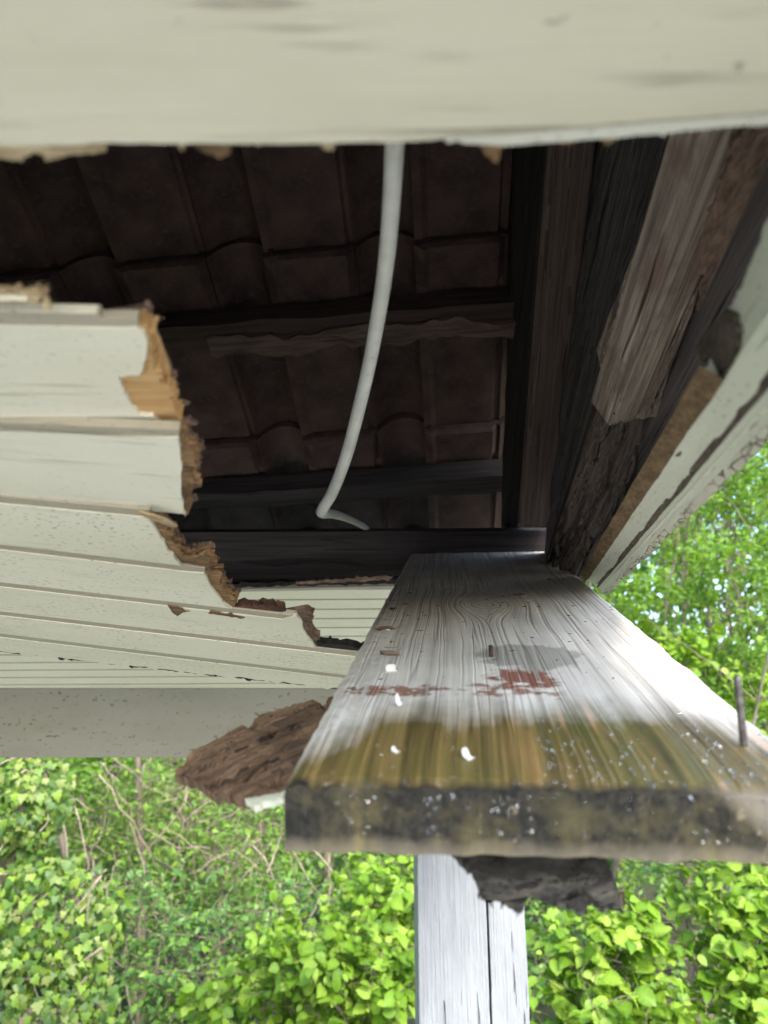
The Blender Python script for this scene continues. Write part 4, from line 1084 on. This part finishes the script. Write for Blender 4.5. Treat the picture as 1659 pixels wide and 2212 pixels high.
# bright hazels close by
c1, c2, c3 = C3(1330, 2080, 2.75), C3(1600, 2000, 2.9), C3(1230, 2320, 2.5)
shrub('hazel_shrub', 'bright lime green hazel shrub right of the white post', 'shrub', 'hazel shrubs', at_base(c1, .25, .3),
      [(c1, (.30, .35, .26), 100), (c2, (.30, .35, .34), 110), (c3, (.40, .35, .26), 80), (C3(1620, 2300, 2.6), (.30, .3, .25), 60)], 'hazel', ML_hazel, .056, 10, 2, rs, 280, .30, M_bark)
c1, c2, c3 = C3(760, 2080, 2.9), C3(560, 2140, 3.0), C3(860, 1930, 3.2)
shrub('hazel_shrub', 'bright lime green hazel shrub left of the white post', 'shrub', 'hazel shrubs', at_base(c1, 0, .3),
      [(c1, (.38, .35, .26), 115), (c2, (.34, .35, .26), 80), (c3, (.30, .35, .26), 75), (C3(720, 2320, 2.7), (.42, .3, .24), 80)], 'hazel', ML_hazel, .048, 11, 2, rs, 280, .30, M_bark)
# darker small-leaved shrubs
shrub('small_leaved_shrub', 'mid green small leaved shrub between the ivy and the left hazel', 'shrub', 'small leaved shrubs', at_base(C3(420, 2120, 3.4)),
      [(C3(420, 2110, 3.5), (.36, .4, .40), 130), (C3(300, 1980, 3.9), (.42, .4, .35), 110), (C3(600, 1980, 3.9), (.40, .4, .30), 90), (C3(330, 2300, 3.3), (.45, .4, .25), 70)], 'oval', ML_shrub, .042, 11, 2, rs, 250, .28)
shrub('small_leaved_shrub', 'shaded green undergrowth shrub behind the right hazel', 'shrub', 'small leaved shrubs', at_base(C3(1400, 2050, 4.0)),
      [(C3(1250, 2050, 4.0), (.5, .4, .5), 120), (C3(1560, 1850, 4.2), (.55, .4, .5), 140), (C3(1500, 2250, 3.8), (.6, .4, .35), 90)], 'oval', ML_shrub, .050, 10, 2, rs, 150, .30)
shrub('feathery_shrub', 'thin feathery pale green shrub under the cross beam among the bare trunks', 'shrub', None, at_base(C3(380, 1850, 4.9)),
      [(C3(330, 1750, 4.9), (.55, .5, .40), 120), (C3(560, 1820, 4.7), (.50, .4, .36), 110), (C3(150, 1760, 5.0), (.45, .4, .35), 80), (C3(480, 1680, 5.6), (.6, .4, .30), 80)], 'oval', ML_far, .040, 11, 2, rs, 60, .32)
# ivy mass on a leaning stump at the left
def ivy(name, label, base, blobs, rs, singles):
    t = thing(name, Vector(base), label, 'ivy')
    PP, DD, UU, SS, tw = [], [], [], [], []
    for c, r, n in blobs:
        c = np.array(c); r = np.array(r)
        for i in range(n):
            q = rs.normal(0, 1, 3); q /= np.linalg.norm(q); q *= rs.uniform(.5, 1) ** .5; q[1] = -abs(q[1]) if rs.rand() < .75 else q[1]
            PP.append(c + q * r); DD.append(np.array([q[0] * .4, -.2, -.8]) + rs.normal(0, .35, 3)); UU.append(np.array([q[0] * .6, -1, .5]) + rs.normal(0, .4, 3)); SS.append(rs.uniform(.022, .044))
        for i in range(max(3, n // 40)):
            a = c + rs.uniform(-.9, .9, 3) * r; b = c + rs.uniform(-.9, .9, 3) * r
            tw.append((bent(a, b, 6, .12, rs), [.005, .0045, .004, .0035, .003, .0025, .002]))
    PP, DD, UU, SS = map(np.array, (PP, DD, UU, SS))
    mesh_obj('stem', *tube(bent(base, blobs[0][0], 10, .04, rs), [.07 - .004 * i for i in range(11)], 10), M_bark, t, (0, 0, 1), smooth=True)
    tubes_obj('vines', tw, M_twig, t, 4, 'stuff')
    pale = rs.rand(len(PP)) < .25
    leaves(t, 'ivy', PP[~pale], DD[~pale], UU[~pale], SS[~pale], ML_ivy, rs, singles)
    foliage('young_foliage', 'ivy', PP[pale], DD[pale], UU[pale], SS[pale], ML_pale, t, rs)
    return t
ivy('ivy_clump', 'dark glossy ivy clump with yellowish young leaves at the lower left edge', at_base(C3(60, 1950, 3.3)),
    [(C3(40, 1720, 3.4), (.24, .24, .24), 900), (C3(100, 2000, 3.2), (.32, .28, .28), 1000), (C3(40, 2180, 3.0), (.40, .28, .28), 1000), (C3(-120, 1850, 3.3), (.3, .25, .5), 600)], rs, 250)
# bare tangled stems and saplings in the middle distance
for i, (x0, y0, x1, y1, d, r, lab) in enumerate([
    (305, 2010, 303, 1560, 4.6, .030, 'straight grey trunk standing left of the rotten board piece'),
    (395, 1900, 390, 1500, 6.2, .075, 'thick dark trunk behind the straight grey trunk'),
    (190, 1850, 290, 1500, 5.4, .035, 'leaning pale trunk above the ivy clump'),
    (470, 1880, 400, 1560, 5.0, .016, 'thin bare stem leaning left below the rotten board piece'),
    (520, 1900, 610, 1650, 6.0, .045, 'mossy trunk half hidden under the pointed rotten piece'),
    (250, 1800, 215, 1500, 6.8, .06, 'dark trunk deep in the wood behind the leaning trunk'),
    (1545, 2130, 1590, 1840, 3.7, .014, 'dark crooked stem in the shrub right of post'),
    (1490, 1650, 1480, 1300, 5.4, .028, 'slim trunk under the tree crown right of the plank'),
    (1400, 1480, 1460, 1200, 6.5, .020, 'thin leaning stem right of the plank edge'),
    (120, 1760, 60, 1500, 4.4, .018, 'pale dead branch leaning over the ivy clump')]):
    a, b = P(x0, y0, d), P(x1, y1, d * 1.05)
    dirn = (b - a).normalized(); g0 = a.copy()
    s = (a.z - ground_z(a.x, a.y)) / max(.25, dirn.z); g0 = a - dirn * s; g0.z = ground_z(g0.x, g0.y) - .05
    pth = bent(g0, a, 5, .02, rs) + bent(a, b, 6, .02, rs)[1:] + bent(b, b + dirn * 1.6, 4, .04, rs)[1:]
    tr = thing('bare_trunk', g0, lab, 'trunk', 'bare trunks in the wood')
    n = len(pth); mesh_obj('trunk', *tube(pth, [r * (1.15 - .75 * k / n) for k in range(n)], 9), M_bark, tr, (0, 0, 1), smooth=True)
    tw = []
    for q in range(9):
        k = rs.randint(4, n - 1); p0 = pth[k]; e = p0 + Vector((rs.uniform(-.5, .5), rs.uniform(-.4, .3), rs.uniform(-.25, .6)))
        tw.append((bent(p0, e, 6, .08, rs), [r * .3 * (1 - .12 * z) for z in range(7)]))
    tubes_obj('branches', tw, M_twig, tr, 4, 'stuff')
# tangle of dead twigs
tw = []
for i in range(170):
    x, y, d = rs.uniform(-50, 720), rs.uniform(1600, 1960), rs.uniform(3.9, 6.5)
    a = P(x, y, d); v = Vector((rs.uniform(-.5, .5), rs.uniform(-.3, .3), rs.uniform(-.7, .5)))
    r = rs.uniform(.002, .006); tw.append((bent(a, a + v * rs.uniform(.5, 1.3), 6, .07, rs), [r * (1 - .1 * z) for z in range(7)]))
for i in range(40):
    x, y, d = rs.uniform(1120, 1660), rs.uniform(1300, 2150), rs.uniform(3.2, 5.5)
    a = P(x, y, d); v = Vector((rs.uniform(-.5, .5), rs.uniform(-.3, .3), rs.uniform(-.2, .6)))
    tw.append((bent(a, a + v * rs.uniform(.5, 1.2), 6, .06, rs), [.0032 - .0004 * z for z in range(7)]))
tagp(tubes_obj('dead_twigs', tw, M_twig, None, 4, 'stuff'), 'tangle of bare grey twigs among the undergrowth', 'twigs')

# trees: crown of leaf clumps carried by limbs
def tree(name, label, base, hgt, tr, clumps, kind, mat, size, rs, per=60, group='trees behind the porch'):
    base = Vector(base); t = thing(name, base, label, 'tree', group)
    top_ = np.mean([c for c, r in clumps], axis=0); tip = Vector((base.x * .7 + top_[0] * .3, base.y * .7 + top_[1] * .3, base.z + hgt))
    tp_ = bent(base, tip, 10, .02, rs); mesh_obj('trunk', *tube(tp_, [tr * (1 - .075 * i) for i in range(11)], 10), M_bark, t, (0, 0, 1), smooth=True)
    PP, DD, UU, SS, lim = [], [], [], [], []
    for c, r in clumps:
        c = np.array(c); k = rs.randint(4, 11)
        lim.append((bent(tp_[k], c, 6, .06, rs), [tr * .22 * (1 - .13 * z) for z in range(7)]))
        n = int(per)
        for i in range(n):
            q = rs.normal(0, 1, 3); q /= np.linalg.norm(q); q *= rs.uniform(.3, 1) ** .5
            tipq = c + q * np.array(r); din = q + rs.normal(0, .5, 3)
            p, d_, u_, z_ = spray(rs, tipq, din, .28, 6, size); PP += p; DD += d_; UU += u_; SS += z_
    tubes_obj('limbs', lim, M_bark, t, 6)
    foliage('crown', kind, np.array(PP), np.array(DD), np.array(UU), np.array(SS), mat, t, rs)
    return t
def blob(x, y, d, r): return (C3(x, y, d), (r, r * .8, r * .7))
tree('woodland_tree', 'sunlit green tree crown beyond the barge board at the right edge', at_base(C3(1560, 1500, 5.4)), 4.5, .035,
     [blob(1350 + 72 * (i % 6) + rs.uniform(-30, 30), 930 + 85 * (i // 6) + rs.uniform(-30, 30), 5.0 + rs.uniform(-.6, 1.2), .26) for i in range(54)], 'oval', ML_far, .052, rs, 38)
tree('woodland_tree', 'leafy sapling just right of the plank, below the big crown', at_base(C3(1480, 1600, 4.4)), 2.6, .03,
     [blob(1420, 1500, 4.3, .22), (C3(1560, 1600, 4.2), (.28, .2, .2)), blob(1640, 1480, 4.4, .25), blob(1650, 1700, 4.0, .25), blob(1480, 1400, 4.6, .2), blob(1380, 1380, 5.0, .2)], 'hazel', ML_hazel, .055, rs, 36)
for (cx_, d, n, yl, yh, lab, m) in [
    (80, 5.6, 26, 1560, 1960, 'shaded green tree filling the wood at the far left under the cross beam', ML_far),
    (420, 6.2, 30, 1560, 1980, 'feathery green tree behind the bare trunks at the left', ML_far),
    (700, 6.2, 14, 1700, 1980, 'dark leafy tree behind the left hazel', ML_shrub),
    (1050, 7.0, 14, 1650, 2150, 'green tree hidden mostly by the post', ML_far),
    (1330, 7.5, 22, 1050, 1900, 'tall background tree between plank and sapling', ML_far),
    (1650, 8.0, 26, 900, 1950, 'tall background tree at the right edge behind the sunlit crown', ML_far)]:
    tree('woodland_tree', lab, at_base(C3(cx_, 1700, d)), 5.0, .055,
         [blob(cx_ + rs.uniform(-190, 190), rs.uniform(yl, yh), d + rs.uniform(-.8, 1.0), .38) for i in range(n)], 'oval', m, .062, rs, 34)
# ivy and seedlings covering the woodland floor, and the wood that closes the view
n = 10000; x = rs.uniform(-7, 7, n); y = rs.uniform(3.0, 14, n)
pos = np.array([[a, b, ground_z(a, b) + rs.uniform(.02, .55)] for a, b in zip(x, y)])
gc = foliage('ground_cover', 'ivy', pos, rs.normal(0, 1, (n, 3)) * [1, 1, .3] + [0, -.3, 0], np.tile([0, -.5, 1.0], (n, 1)) + rs.normal(0, .3, (n, 3)), rs.uniform(.04, .10, n), ML_shrub, None, rs)
tagp(gc, 'dark ivy and seedlings covering the woodland floor', 'ground cover')
n = 42000; x = np.concatenate([rs.uniform(-16, 18, 26000), rs.uniform(1.5, 9, 16000)]); y = rs.uniform(10, 17, n)
lim = 3.2 + np.array([noise.noise(Vector((a * .5, b * .5, 1))) for a, b in zip(x, y)]) * 1.8 + np.where(x > 1.5, 4.2, 0)
z = rs.uniform(0, 1, n) ** .8 * lim + np.array([ground_z(a, b) for a, b in zip(x, y)])
fw = foliage('far_wood', 'oval', np.stack([x, y, z], 1), rs.normal(0, 1, (n, 3)), np.tile([0, -.4, 1.0], (n, 1)) + rs.normal(0, .5, (n, 3)), rs.uniform(.12, .26, n), ML_far, None, rs)
tagp(fw, 'blurred green mass of the wood behind the nearer trees', 'wood')
